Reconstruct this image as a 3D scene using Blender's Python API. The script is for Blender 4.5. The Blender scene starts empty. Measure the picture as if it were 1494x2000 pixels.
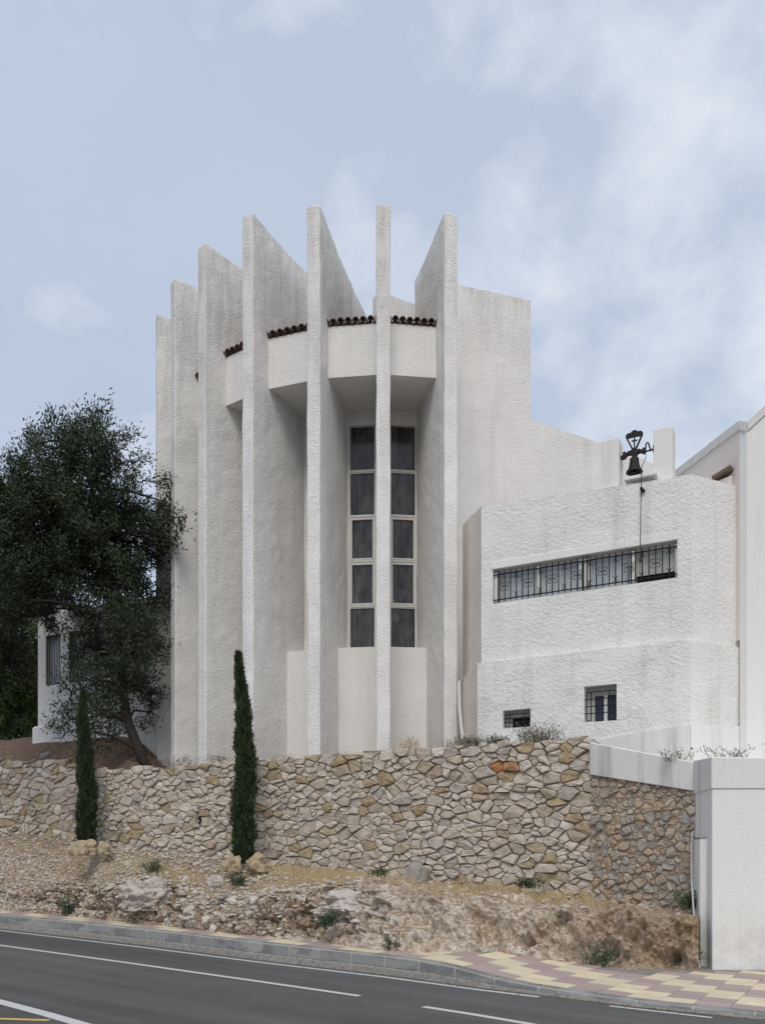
import bpy, bmesh, math, random
import numpy as np
from mathutils import Vector, Matrix, noise as mnoise

random.seed(7); rng = np.random.default_rng(7)
scene = bpy.context.scene
COL = scene.collection

# ------------------------------------------------------------------ camera
F, CX, HY, EYE = 1700.0, 747.0, 1680.0, 1.6          # focal length, axis and horizon of the photograph (1494 x 2000)
cam = bpy.data.cameras.new('camera'); camo = bpy.data.objects.new('camera', cam); COL.objects.link(camo)
cam.sensor_fit = 'VERTICAL'; cam.sensor_height = 36.0; cam.lens = F / 2000 * 36
cam.shift_y = (HY - 1000) / 2000; cam.clip_start = 0.1; cam.clip_end = 3000
camo.location = (0, 0, EYE); camo.rotation_euler = (math.radians(90), 0, 0)
scene.camera = camo

# ------------------------------------------------------------------ sky and sun (bright overcast)
SUN_AZ, SUN_EL = math.radians(-6), math.radians(50)   # sun behind the camera, veiled by cloud
world = bpy.data.worlds.new('World'); scene.world = world; world.use_nodes = True
wt = world.node_tree; wt.nodes.clear()
def wn(t, **k):
    n = wt.nodes.new(t)
    for a, b in k.items(): setattr(n, a, b)
    return n
out = wn('ShaderNodeOutputWorld'); bg = wn('ShaderNodeBackground'); bg.inputs['Strength'].default_value = 0.1
sky = wn('ShaderNodeTexSky', sky_type='NISHITA', sun_disc=False)
sky.sun_elevation = SUN_EL; sky.sun_rotation = math.pi - SUN_AZ
sky.air_density = 1.2; sky.dust_density = 2.0
tc = wn('ShaderNodeTexCoord'); sep = wn('ShaderNodeSeparateXYZ'); wt.links.new(tc.outputs['Generated'], sep.inputs[0])
def wmath(op, a, b=None, clamp=False):
    n = wn('ShaderNodeMath', operation=op, use_clamp=clamp)
    for i, v in enumerate((a, b)):
        if v is None: continue
        if isinstance(v, (int, float)): n.inputs[i].default_value = v
        else: wt.links.new(v, n.inputs[i])
    return n.outputs[0]
zz = wmath('ADD', wmath('ABSOLUTE', sep.outputs[2]), 0.55)
cv = wn('ShaderNodeCombineXYZ')
wt.links.new(wmath('DIVIDE', sep.outputs[0], zz), cv.inputs[0]); wt.links.new(wmath('DIVIDE', sep.outputs[1], zz), cv.inputs[1])
def wnoise(scale, detail, rough, off):
    m = wn('ShaderNodeMapping'); m.inputs['Location'].default_value = off; wt.links.new(cv.outputs[0], m.inputs[0])
    n = wn('ShaderNodeTexNoise'); n.inputs['Scale'].default_value = scale; n.inputs['Detail'].default_value = detail
    n.inputs['Roughness'].default_value = rough; n.inputs['Distortion'].default_value = 0.15; wt.links.new(m.outputs[0], n.inputs[0]); return n.outputs[0]
n1 = wnoise(2.0, 3, 0.5, (3.1, 1.7, 0)); n2 = wnoise(9.5, 5, 0.52, (0.4, 5.2, 0))
side = wmath('MULTIPLY', sep.outputs[0], 1.0)          # cloud cover thickens towards the right
cover = wmath('ADD', wmath('ADD', wmath('MULTIPLY', n1, 0.9), side), -0.45)
fac = wmath('ADD', wmath('MULTIPLY', wmath('ADD', n2, -0.5), 3.4), wmath('MULTIPLY', cover, 1.5), True)
def wmix(fac, a, b):
    n = wn('ShaderNodeMix', data_type='RGBA')
    for i, v in ((0, fac), (6, a), (7, b)):
        if isinstance(v, (int, float)): n.inputs[i].default_value = v
        elif isinstance(v, tuple): n.inputs[i].default_value = (*v, 1)
        else: wt.links.new(v, n.inputs[i])
    return n.outputs[2]
veil = wmix(0.88, sky.outputs[0], (4.6, 5.3, 6.6))
n3 = wnoise(4.0, 4, 0.55, (7.4, 2.2, 0))
veil = wmix(wmath('MULTIPLY', wmath('ADD', wmath('MULTIPLY', n3, 3.0), -1.0, True), 0.30), veil, (5.3, 5.9, 7.0))
clouds = wmix(fac, veil, (6.5, 7.0, 7.7))
wt.links.new(clouds, bg.inputs['Color']); wt.links.new(bg.outputs[0], out.inputs[0])

sun = bpy.data.lights.new('sun', 'SUN'); suno = bpy.data.objects.new('sun', sun); COL.objects.link(suno)
sun.energy = 1.5; sun.angle = math.radians(28); sun.color = (1.0, 0.94, 0.85)
sd = Vector((math.sin(SUN_AZ) * math.cos(SUN_EL), -math.cos(SUN_AZ) * math.cos(SUN_EL), math.sin(SUN_EL)))   # towards the sun
suno.rotation_euler = (-sd).to_track_quat('-Z', 'Y').to_euler()

vs = scene.view_settings; vs.view_transform = 'Standard'; vs.look = 'None'; vs.exposure = 0.2; vs.gamma = 1.0; vs.use_curve_mapping = False
scene.render.engine = 'CYCLES'; scene.cycles.max_bounces = 5; scene.cycles.diffuse_bounces = 4; scene.cycles.use_adaptive_sampling = True; scene.cycles.adaptive_threshold = .02; scene.cycles.use_denoising = True

# ------------------------------------------------------------------ helpers
def PW(px, py, Y): return Vector(((px - CX) / F * Y, Y, EYE + (HY - py) / F * Y))
def ax(px): return (px - CX) / F
def lerp(a, b, t): return a + (b - a) * t
def interp(x, tab):
    if x <= tab[0][0]: return tab[0][1]
    for (x0, y0), (x1, y1) in zip(tab, tab[1:]):
        if x <= x1: return y0 + (y1 - y0) * (x - x0) / (x1 - x0)
    return tab[-1][1]
def sstep(a, b, x):
    t = max(0.0, min(1.0, (x - a) / (b - a))); return t * t * (3 - 2 * t)
def nz(x, y, z=0.0): return mnoise.noise((x, y, z))
def fbm(x, y, z=0.0, o=4):
    v, a, f = 0.0, 1.0, 1.0
    for _ in range(o): v += a * mnoise.noise((x * f, y * f, z * f)); a *= .5; f *= 2.03
    return v

def tag(o, label=None, cat=None, group=None, kind=None):
    if label: o['label'] = label
    if cat: o['category'] = cat
    if group: o['group'] = group
    if kind: o['kind'] = kind
    return o
def empty(name, loc, label=None, cat=None, group=None, kind=None):
    o = bpy.data.objects.new(name, None); COL.objects.link(o); o.location = loc; o.empty_display_size = .3
    return tag(o, label, cat, group, kind)
def adopt(o, parent):
    if parent is None: return o
    o.parent = parent
    o.matrix_parent_inverse = Matrix.Translation(-Vector(parent.location)) if parent.type == 'EMPTY' else Matrix.Translation(-Vector(parent.location))
    return o
def new(name, me, mat=None, parent=None):
    o = bpy.data.objects.new(name, me); COL.objects.link(o)
    if mat is not None and not me.materials: me.materials.append(mat)
    return adopt(o, parent)
def meshdata(name, v, f, smooth=False):
    me = bpy.data.meshes.new(name); me.from_pydata([tuple(p) for p in v], [], [tuple(q) for q in f])
    if smooth: me.polygons.foreach_set('use_smooth', [True] * len(me.polygons))
    me.update(); return me
class MB:
    def __init__(s): s.v = []; s.f = []
    def add(s, v, f):
        n = len(s.v); s.v += [tuple(p) for p in v]; s.f += [tuple(i + n for i in q) for q in f]; return s
    def prism(s, poly, z0, z1):
        """poly: list of (x, y) counter-clockwise; z0/z1: numbers or lists"""
        n = len(poly); a = z0 if isinstance(z0, (list, tuple)) else [z0] * n; b = z1 if isinstance(z1, (list, tuple)) else [z1] * n
        v = [(p[0], p[1], a[i]) for i, p in enumerate(poly)] + [(p[0], p[1], b[i]) for i, p in enumerate(poly)]
        f = [tuple(range(n))[::-1], tuple(range(n, 2 * n))] + [(i, (i + 1) % n, n + (i + 1) % n, n + i) for i in range(n)]
        return s.add(v, f)
    def obox(s, c, ex, ey, ez, hx, hy, hz):
        """oriented box: centre, three unit axes, half sizes"""
        c, ex, ey, ez = map(Vector, (c, ex, ey, ez)); v = []
        for k in (-1, 1):
            for j, i in ((-1, -1), (-1, 1), (1, 1), (1, -1)): v.append(c + ex * hx * i + ey * hy * j + ez * hz * k)
        return s.add(v, [(3, 2, 1, 0), (4, 5, 6, 7), (0, 1, 5, 4), (1, 2, 6, 5), (2, 3, 7, 6), (3, 0, 4, 7)])
    def tube(s, pts, r, n=6, cap=True):
        pts = [Vector(p) for p in pts]; m = len(pts); rr = r if isinstance(r, (list, tuple)) else [r] * m
        v = []; up = None
        for i, p in enumerate(pts):
            d = (pts[min(i + 1, m - 1)] - pts[max(i - 1, 0)]).normalized()
            if up is None: up = Vector((0, 0, 1)) if abs(d.z) < .9 else Vector((1, 0, 0))
            a = d.cross(up).normalized(); b = a.cross(d).normalized(); up = b
            for k in range(n):
                t = 2 * math.pi * k / n; v.append(p + (a * math.cos(t) + b * math.sin(t)) * rr[i])
        f = [(i * n + k, i * n + (k + 1) % n, (i + 1) * n + (k + 1) % n, (i + 1) * n + k) for i in range(m - 1) for k in range(n)]
        if cap: f += [tuple(range(n))[::-1], tuple(range((m - 1) * n, m * n))]
        return s.add(v, f)
    def build(s, name, mat, parent=None, smooth=False, bevel=0):
        o = new(name, meshdata(name, s.v, s.f, smooth), mat, parent)
        if bevel:
            m = o.modifiers.new('bevel', 'BEVEL'); m.width = bevel; m.segments = 1; m.limit_method = 'ANGLE'; m.angle_limit = math.radians(50)
        return o

# ------------------------------------------------------------------ materials
def material(name):
    m = bpy.data.materials.new(name); m.use_nodes = True; t = m.node_tree; t.nodes.clear()
    o = t.nodes.new('ShaderNodeOutputMaterial'); b = t.nodes.new('ShaderNodeBsdfPrincipled'); t.links.new(b.outputs[0], o.inputs[0])
    return m, t, b
class NT:
    def __init__(s, t):
        s.t = t; s.pos = t.nodes.new('ShaderNodeNewGeometry').outputs['Position']
    def n(s, typ, **k):
        x = s.t.nodes.new(typ)
        for a, b in k.items(): setattr(x, a, b)
        return x
    def map(s, scale, vec=None, rot=(0, 0, 0)):
        m = s.n('ShaderNodeMapping'); m.inputs['Scale'].default_value = scale; m.inputs['Rotation'].default_value = rot; s.t.links.new(vec or s.pos, m.inputs[0]); return m.outputs[0]
    def noise(s, scale, detail=4, rough=.55, vec=None, dist=0):
        n = s.n('ShaderNodeTexNoise'); n.inputs['Scale'].default_value = scale; n.inputs['Detail'].default_value = detail
        n.inputs['Roughness'].default_value = rough; n.inputs['Distortion'].default_value = dist; s.t.links.new(vec or s.pos, n.inputs['Vector']); return n.outputs[0]
    def voro(s, scale, vec=None, feature='F1', out=0):
        n = s.n('ShaderNodeTexVoronoi', feature=feature); n.inputs['Scale'].default_value = scale; s.t.links.new(vec or s.pos, n.inputs['Vector']); return n.outputs[out]
    def ramp(s, fac, stops, interp='LINEAR'):
        r = s.n('ShaderNodeValToRGB'); r.color_ramp.interpolation = interp; e = r.color_ramp.elements
        while len(e) < len(stops): e.new(.5)
        for i, (p, c) in enumerate(stops):
            e[i].position = p; e[i].color = (c, c, c, 1) if isinstance(c, (int, float)) else (*c, 1)
        s.t.links.new(fac, r.inputs[0]); return r.outputs[0]
    def mix(s, fac, a, b, mode='MIX'):
        n = s.n('ShaderNodeMix', data_type='RGBA', blend_type=mode)
        for i, v in ((0, fac), (6, a), (7, b)):
            if isinstance(v, (int, float)): n.inputs[i].default_value = v
            elif isinstance(v, tuple): n.inputs[i].default_value = (*v, 1)
            else: s.t.links.new(v, n.inputs[i])
        return n.outputs[2]
    def math(s, op, a, b=None, clamp=False):
        n = s.n('ShaderNodeMath', operation=op, use_clamp=clamp)
        for i, v in enumerate((a, b)):
            if v is None: continue
            if isinstance(v, (int, float)): n.inputs[i].default_value = v
            else: s.t.links.new(v, n.inputs[i])
        return n.outputs[0]
    def maprange(s, v, a, b, c=0, d=1):
        n = s.n('ShaderNodeMapRange'); s.t.links.new(v, n.inputs[0])
        for i, x in enumerate((a, b, c, d)): n.inputs[i + 1].default_value = x
        return n.outputs[0]
    def bump(s, h, strength, dist, prev=None):
        b = s.n('ShaderNodeBump'); b.inputs['Strength'].default_value = strength; b.inputs['Distance'].default_value = dist; s.t.links.new(h, b.inputs['Height'])
        if prev: s.t.links.new(prev, b.inputs['Normal'])
        return b.outputs[0]
    def z(s):
        x = s.n('ShaderNodeSeparateXYZ'); s.t.links.new(s.pos, x.inputs[0]); return x.outputs[2]

def stucco(name, col, dirt, coarse=1.0, bump=.9, topdirt=None, basedirt=None, streak=.35, rough_scale=20.0):
    m, t, b = material(name); N = NT(t)
    big = N.ramp(N.noise(.7, 2), [(.35, .0), (.7, 1.0)])
    c = N.mix(N.math('MULTIPLY', big, .3), col, tuple(x * .9 for x in col))
    st = N.ramp(N.noise(1.0, 3, .6, N.map((3.2, 3.2, .28))), [(.52, 0), (.72, 1)])
    c = N.mix(N.math('MULTIPLY', st, streak), c, dirt)
    fine = N.noise(30, 1, .6)
    c = N.mix(N.ramp(fine, [(.3, .22), (.6, 0)]), c, tuple(x * .72 for x in col))
    if basedirt:
        kb = N.maprange(N.z(), basedirt, 0.0)
        c = N.mix(N.math('MULTIPLY', N.math('MULTIPLY', kb, N.ramp(N.noise(2.5, 4, .65), [(.35, .1), (.65, 1)])), .6), c, dirt)
    if topdirt:
        k = N.maprange(N.z(), topdirt[0], topdirt[1])
        s2 = N.ramp(N.noise(1.0, 3, .65, N.map((6, 6, .9))), [(.38, 0), (.68, 1)])
        c = N.mix(N.math('MULTIPLY', N.math('MULTIPLY', k, s2), .5), c, dirt)
    t.links.new(c, b.inputs['Base Color']); b.inputs['Roughness'].default_value = .92; b.inputs['Specular IOR Level'].default_value = .2
    h1 = N.noise(rough_scale * coarse, 4, .68, N.map((1, 1, 1.25)), .1)
    tro = N.ramp(N.noise(1.4, 3, .6), [(.32, .5), (.62, 1.0)])
    t.links.new(N.bump(N.math('MULTIPLY', h1, tro), bump, .036), b.inputs['Normal'])
    return m
DIRT = (.42, .40, .37)
M = {}
M['fin'] = stucco('stucco_fins', (.86, .84, .81), DIRT, topdirt=(9.5, 16.0), streak=.25)
M['recess'] = stucco('stucco_smooth', (.81, .79, .76), DIRT, bump=.6, streak=.15)
M['flank'] = stucco('stucco_flank', (.83, .80, .775), DIRT, topdirt=(13.4, 15.4), streak=.2)
M['annex'] = stucco('stucco_annex', (.85, .835, .805), (.5, .48, .42), coarse=.72, bump=1.0, streak=.35)
M['plaster'] = stucco('plaster_smooth', (.82, .81, .785), (.5, .485, .45), bump=.1, streak=.3)
M['annex_smooth'] = stucco('stucco_annex_smooth', (.85, .835, .805), (.5, .48, .42), bump=.35, streak=.3)
M['cream_bounce'] = stucco('stucco_cream_bounce', (.86, .79, .70), (.5, .46, .40), bump=.7, streak=.3)  # warm light bounced onto the annex side walls, put into a cream colour
M['garage'] = stucco('plaster_garage', (.82, .81, .785), (.34, .32, .285), bump=.2, streak=.35, basedirt=1.1)
M['plaster_pink'] = stucco('plaster_pink', (.80, .74, .71), (.6, .52, .48), bump=.08, streak=.15)
M['plaster_stained'] = stucco('plaster_stained', (.78, .765, .735), (.36, .35, .31), bump=.15, streak=.75)

def simple(name, col, rough=.6, metal=0, var=.15, scale=20, bump=0, spec=.4):
    m, t, b = material(name); N = NT(t)
    c = N.mix(N.ramp(N.noise(scale, 4), [(.3, 1), (.7, 0)]), col, tuple(x * (1 - var) for x in col))
    t.links.new(c, b.inputs['Base Color']); b.inputs['Roughness'].default_value = rough; b.inputs['Metallic'].default_value = metal; b.inputs['Specular IOR Level'].default_value = spec
    if bump: t.links.new(N.bump(N.noise(scale * 2, 4), bump, .01), b.inputs['Normal'])
    return m
M['frame'] = simple('white_frame', (.74, .73, .70), .45)
M['iron'] = simple('iron_blue_black', (.012, .014, .022), .5, .3)
M['bell'] = simple('bell_iron', (.035, .03, .028), .65, .5, .4, 30, .3)
M['rope'] = simple('rope_dark', (.03, .03, .03), .9)
M['dark'] = simple('interior_dark', (.012, .012, .013), .9)
M['blind'] = simple('roller_blind', (.5, .5, .47), .8, 0, .08)
M['shutter'] = simple('blue_shutter', (.03, .04, .07), .5)
M['cable'] = simple('cable_white', (.55, .55, .53), .6)
M['bark'] = simple('bark', (.055, .047, .04), .95, 0, .5, 18, .8)
M['wood'] = simple('brown_eave_board', (.2, .13, .11), .8)
def glass(name, col, streak):
    m, t, b = material(name); N = NT(t)
    s = N.ramp(N.noise(1, 5, .6, N.map((9, 9, 1.3))), [(.35, 0), (.75, 1)])
    s2 = N.ramp(N.voro(1, N.map((7, 7, 4)), 'F1', 1), [(.55, 0), (.9, 1)])
    c = N.mix(N.math('MULTIPLY', N.math('ADD', s, N.math('MULTIPLY', s2, .5)), .6, True), col, streak)
    t.links.new(c, b.inputs['Base Color']); b.inputs['Roughness'].default_value = .12; b.inputs['Specular IOR Level'].default_value = .5
    return m
M['glass'] = glass('dusty_dark_glass', (.014, .014, .015), (.15, .14, .125))
M['frosted'] = glass('frosted_glass', (.42, .46, .48), (.60, .63, .63))

def tilemat():
    m, t, b = material('clay_tile'); N = NT(t)
    c = N.ramp(N.noise(9, 6, .65), [(.3, (.055, .036, .03)), (.55, (.125, .078, .06)), (.8, (.2, .13, .10))])
    t.links.new(c, b.inputs['Base Color']); b.inputs['Roughness'].default_value = .9; return m
M['tile'] = tilemat()
def stonemat(name, cols, bump=.5):
    m, t, b = material(name); N = NT(t)
    oi = N.n('ShaderNodeObjectInfo').outputs['Random']
    k = len(cols); c = N.ramp(oi, [(i / k, x) for i, x in enumerate(cols)], 'CONSTANT')
    v = N.noise(7, 3, .65)
    c = N.mix(N.ramp(v, [(.3, .55), (.62, 0)]), c, N.mix(1.0, c, (.52, .47, .42), 'MULTIPLY'))
    c = N.mix(N.ramp(N.noise(17, 2, .7), [(.55, 0), (.8, .5)]), c, (.56, .53, .48))
    c = N.mix(N.ramp(N.noise(3.1, 2, .6), [(.6, 0), (.8, .35)]), c, (.36, .31, .23))
    t.links.new(c, b.inputs['Base Color']); b.inputs['Roughness'].default_value = .93; b.inputs['Specular IOR Level'].default_value = .2
    h = N.noise(13, 4, .7)
    t.links.new(N.bump(h, bump, .05), b.inputs['Normal']); return m
M['stone'] = stonemat('limestone', [(.56, .49, .41), (.49, .425, .355), (.61, .54, .46), (.42, .36, .29), (.54, .46, .38), (.51, .46, .41), (.58, .52, .44), (.47, .385, .28), (.47, .425, .375), (.65, .59, .52), (.42, .33, .21), (.53, .445, .36)])
M['stone_ochre'] = stonemat('ochre_stone', [(.44, .34, .2), (.47, .375, .25)])
M['stone_rust'] = stonemat('rust_stone', [(.44, .2, .09), (.40, .22, .12)])
M['cobble'] = stonemat('round_stone', [(.50, .42, .33), (.42, .37, .31), (.52, .41, .30), (.38, .345, .30), (.56, .47, .37), (.44, .36, .28), (.43, .39, .35), (.50, .37, .26)])
M['boulder'] = stonemat('boulder_stone', [(.58, .53, .47), (.55, .50, .43), (.50, .45, .40), (.60, .55, .50), (.48, .40, .32)])
M['outcrop'] = stonemat('outcrop_stone', [(.54, .50, .45), (.56, .51, .455)], .9)
M['boulder_grey'] = stonemat('boulder_grey', [(.33, .305, .28), (.31, .29, .265)])
M['boulder_yellow'] = stonemat('boulder_yellow', [(.42, .34, .22), (.44, .365, .25)])
M['mortar'] = simple('mortar', (.33, .285, .235), .95, 0, .35, 12, .6, .1)
M['mortar_dark'] = simple('mortar_brown', (.36, .30, .235), .95, 0, .4, 9, .8, .1)

def rockmat():
    m, t, b = material('bank_rock_and_earth'); N = NT(t)
    geo = N.n('ShaderNodeNewGeometry'); sx = N.n('ShaderNodeSeparateXYZ'); t.links.new(geo.outputs['Normal'], sx.inputs[0])
    sp = N.n('ShaderNodeSeparateXYZ'); t.links.new(N.pos, sp.inputs[0])
    wob = N.n('ShaderNodeVectorMath', operation='ADD'); nn = N.n('ShaderNodeTexNoise'); nn.inputs['Scale'].default_value = 5; nn.inputs['Detail'].default_value = 2; t.links.new(N.pos, nn.inputs['Vector'])
    vm = N.n('ShaderNodeVectorMath', operation='SCALE'); vm.inputs['Scale'].default_value = .22; t.links.new(nn.outputs['Color'], vm.inputs[0]); t.links.new(N.pos, wob.inputs[0]); t.links.new(vm.outputs[0], wob.inputs[1])
    wv = N.map((1, 1, 1.35), wob.outputs[0])
    cellc = N.voro(8.5, wv, 'F1', 1); edge = N.voro(8.5, wv, 'DISTANCE_TO_EDGE')
    blocks = N.ramp(cellc, [(.05, (.34, .255, .175)), (.3, (.50, .425, .34)), (.6, (.60, .54, .465)), (.8, (.47, .42, .375)), (.97, (.70, .66, .59))])
    crack = N.ramp(edge, [(.02, 1), (.11, 0)])
    blocks = N.mix(crack, blocks, (.24, .16, .10))
    mass = N.ramp(N.noise(12, 6, .75, None, .25), [(.29, (.22, .155, .10)), (.39, (.42, .335, .25)), (.48, (.60, .52, .43)), (.60, (.75, .70, .63))])
    right = N.maprange(N.math('ADD', sp.outputs[0], N.math('MULTIPLY', N.math('SUBTRACT', N.noise(.8, 2), .5), 5)), -1.2, 1.0)
    rock = N.mix(right, blocks, mass)
    rock = N.mix(N.maprange(N.math('ADD', sp.outputs[0], N.math('MULTIPLY', N.noise(1.5, 3), 1.6)), 2.9, 4.6), rock, N.mix(1.0, rock, (.62, .56, .48), 'MULTIPLY'))
    redd = N.ramp(N.noise(1.1, 3, .6), [(.48, 0), (.64, .6)])
    rock = N.mix(redd, rock, N.mix(1.0, rock, (.80, .67, .52), 'MULTIPLY'))
    gravel = N.ramp(N.voro(26, None, 'F1', 1), [(.1, (.20, .135, .09)), (.5, (.30, .22, .155)), (.8, (.39, .315, .245)), (.97, (.58, .52, .45))])
    straw = N.ramp(N.noise(1.3, 5, .6), [(.52, 0), (.66, .75)])
    gravel = N.mix(straw, gravel, N.ramp(N.noise(30, 4, .7), [(.3, (.20, .135, .075)), (.7, (.37, .275, .165))]))
    up = N.ramp(N.math('ADD', sx.outputs[2], N.math('MULTIPLY', N.math('SUBTRACT', N.noise(3, 5, .6), .5), .7)), [(.62, 0), (.85, 1)])
    c = N.mix(up, rock, gravel)
    t.links.new(c, b.inputs['Base Color']); b.inputs['Roughness'].default_value = .95; b.inputs['Specular IOR Level'].default_value = .15
    h = N.math('ADD', N.noise(11, 6, .78, None, .2), N.math('MULTIPLY', N.math('MINIMUM', edge, .16), N.math('MULTIPLY', N.math('SUBTRACT', 1.0, right), 3.0)))
    t.links.new(N.bump(h, .7, .05), b.inputs['Normal']); return m
M['bank'] = rockmat()
def soilmat():
    m, t, b = material('terrace_soil'); N = NT(t)
    c = N.ramp(N.noise(9, 8, .7), [(.3, (.10, .06, .04)), (.5, (.20, .13, .09)), (.7, (.28, .20, .14))])
    c = N.mix(N.ramp(N.voro(20, None, 'F1', 1), [(.8, 0), (.9, .7)]), c, (.36, .31, .25))
    t.links.new(c, b.inputs['Base Color']); b.inputs['Roughness'].default_value = .95
    t.links.new(N.bump(N.noise(12, 8, .7), .9, .1), b.inputs['Normal']); return m
M['soil'] = soilmat()
ROADANG = math.atan2(.627, -.779)
def asphalt():
    m, t, b = material('asphalt'); N = NT(t)
    c = N.ramp(N.noise(120, 2, .7), [(.3, (.085, .083, .081)), (.55, (.118, .116, .113)), (.78, (.20, .20, .195))])
    rv = N.map((1, 1, 1), None, (0, 0, -ROADANG))
    streak = N.noise(1, 4, .55, N.map((.04, 1.1, 1), rv))
    c = N.mix(N.ramp(streak, [(.40, .85), (.58, 0)]), c, N.mix(1.0, c, (.6, .6, .6), 'MULTIPLY'))
    patch = N.ramp(N.noise(.5, 5, .6), [(.4, 0), (.7, .4)])
    c = N.mix(patch, c, (.14, .138, .135))
    t.links.new(c, b.inputs['Base Color']); b.inputs['Roughness'].default_value = .85; b.inputs['Specular IOR Level'].default_value = .3
    t.links.new(N.bump(N.noise(160, 1, .7), .5, .01), b.inputs['Normal']); return m
M['asphalt'] = asphalt()
def paint(name, col, under):
    m, t, b = material(name); N = NT(t)
    c = N.mix(N.ramp(N.noise(45, 5, .7), [(.56, 0), (.68, .8)]), col, under)
    t.links.new(c, b.inputs['Base Color']); b.inputs['Roughness'].default_value = .7; return m
M['white_paint'] = paint('white_road_paint', (.55, .55, .54), (.16, .16, .16))
M['yellow_paint'] = paint('yellow_road_paint', (.62, .42, .12), (.2, .17, .12))
def tilepave(name, col):
    m, t, b = material(name); N = NT(t)
    oi = N.n('ShaderNodeObjectInfo').outputs['Random']
    c = N.mix(oi, col, tuple(x * .84 for x in col))
    c = N.mix(N.ramp(N.noise(5, 6, .65), [(.4, 0), (.75, .45)]), c, (.38, .33, .28))
    c = N.mix(N.ramp(N.noise(60, 3, .6), [(.3, .3), (.55, 0)]), c, tuple(x * .6 for x in col))
    t.links.new(c, b.inputs['Base Color']); b.inputs['Roughness'].default_value = .85
    t.links.new(N.bump(N.noise(50, 3), .3, .01), b.inputs['Normal']); return m
M['tile_yellow'] = tilepave('yellow_paving', (.72, .62, .44))
M['tile_red'] = tilepave('purple_red_paving', (.43, .325, .305))
M['concrete'] = simple('concrete_grey', (.30, .275, .25), .9, 0, .3, 6, .4, .2)
def kerbmat():
    m, t, b = material('kerb_stone'); N = NT(t)
    oi = N.n('ShaderNodeObjectInfo').outputs['Random']
    c = N.mix(oi, (.23, .232, .225), (.31, .31, .295))
    c = N.mix(N.ramp(N.noise(1.8, 4, .55, N.map((1, 1, 2.5))), [(.46, 0), (.56, .75)]), c, (.14, .143, .145))
    c = N.mix(N.ramp(N.noise(26, 5, .7), [(.5, 0), (.75, .45)]), c, (.34, .34, .33))
    t.links.new(c, b.inputs['Base Color']); b.inputs['Roughness'].default_value = .8
    t.links.new(N.bump(N.noise(24, 5, .7), .4, .02), b.inputs['Normal']); return m
M['kerb'] = kerbmat()
M['kerb_base'] = simple('kerb_concrete_base', (.36, .345, .31), .95, 0, .5, 22, .8, .2)
M['kerb_mortar'] = simple('kerb_mortar', (.58, .55, .48), .95, 0, .3, 20)
M['earth'] = simple('earth', (.19, .15, .11), .95, 0, .4, 2, .5, .1)
def leafmat(name, a, b_, trans=.25, scale=1.3):
    m, t, b = material(name); N = NT(t)
    c = N.mix(N.ramp(N.noise(scale, 4, .6), [(.35, 0), (.65, 1)]), a, b_)
    c = N.mix(N.ramp(N.noise(25, 2), [(.4, 0), (.7, .5)]), c, tuple(x * 1.5 for x in b_))
    t.links.new(c, b.inputs['Base Color']); b.inputs['Roughness'].default_value = .6; b.inputs['Specular IOR Level'].default_value = .3
    return m
M['olive'] = leafmat('olive_leaf', (.024, .034, .018), (.058, .076, .042))
M['olive_dark'] = leafmat('dark_leaf', (.018, .026, .016), (.036, .046, .026))
M['pine'] = leafmat('background_leaf', (.03, .05, .018), (.07, .10, .025))
M['cypress'] = leafmat('cypress_leaf', (.018, .028, .013), (.050, .070, .030), scale=9)
M['weed'] = leafmat('weed_leaf', (.045, .07, .035), (.09, .12, .06), scale=6)
M['dry'] = leafmat('dry_grass', (.36, .26, .13), (.46, .36, .2), scale=6)
M['grey_weed'] = leafmat('grey_weed', (.13, .12, .085), (.20, .175, .13), scale=6)
M['twig'] = simple('twig', (.14, .11, .09), .9)

# ------------------------------------------------------------------ the road plane and its kerb
def zr(X, Y): return .011 * (-.779 * X + .627 * (Y - 12))
def RP(px, py, h=0.0):
    """the point of the road plane (raised by h) that lies on a line of sight"""
    a = ax(px); b = (py - HY) / F
    Y = (1.6 + .011 * .627 * 12 - h) / (b + .011 * (-.779 * a + .627)); X = a * Y
    return Vector((X, Y, zr(X, Y) + h))
def sheet(pts_l, pts_r, name, mat, parent=None):
    v = list(pts_l) + list(pts_r); n = len(pts_l)
    return new(name, meshdata(name, v, [(i, i + 1, n + i + 1, n + i) for i in range(n - 1)]), mat, parent)
g = 700
ground = new('ground', meshdata('ground', [(x, y, zr(x, y) - .03 - (.4 if False else 0)) for x, y in ((-g, -g), (g, -g), (g, g), (-g, g))], [(0, 1, 2, 3)]), M['earth']); tag(ground, kind='structure')
kpts = [RP(px, py) for px, py in ((-420, 1764), (-200, 1789), (0, 1813), (286, 1846), (497, 1873), (750, 1903), (935, 1928), (1085, 1946), (1246, 1966), (1494, 1991), (1800, 2021))]
KH = [(-420, .31), (0, .30), (500, .275), (750, .265), (860, .25), (940, .165), (1010, .11), (1085, .09), (1246, .07), (1494, .06), (1800, .06)]
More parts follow.
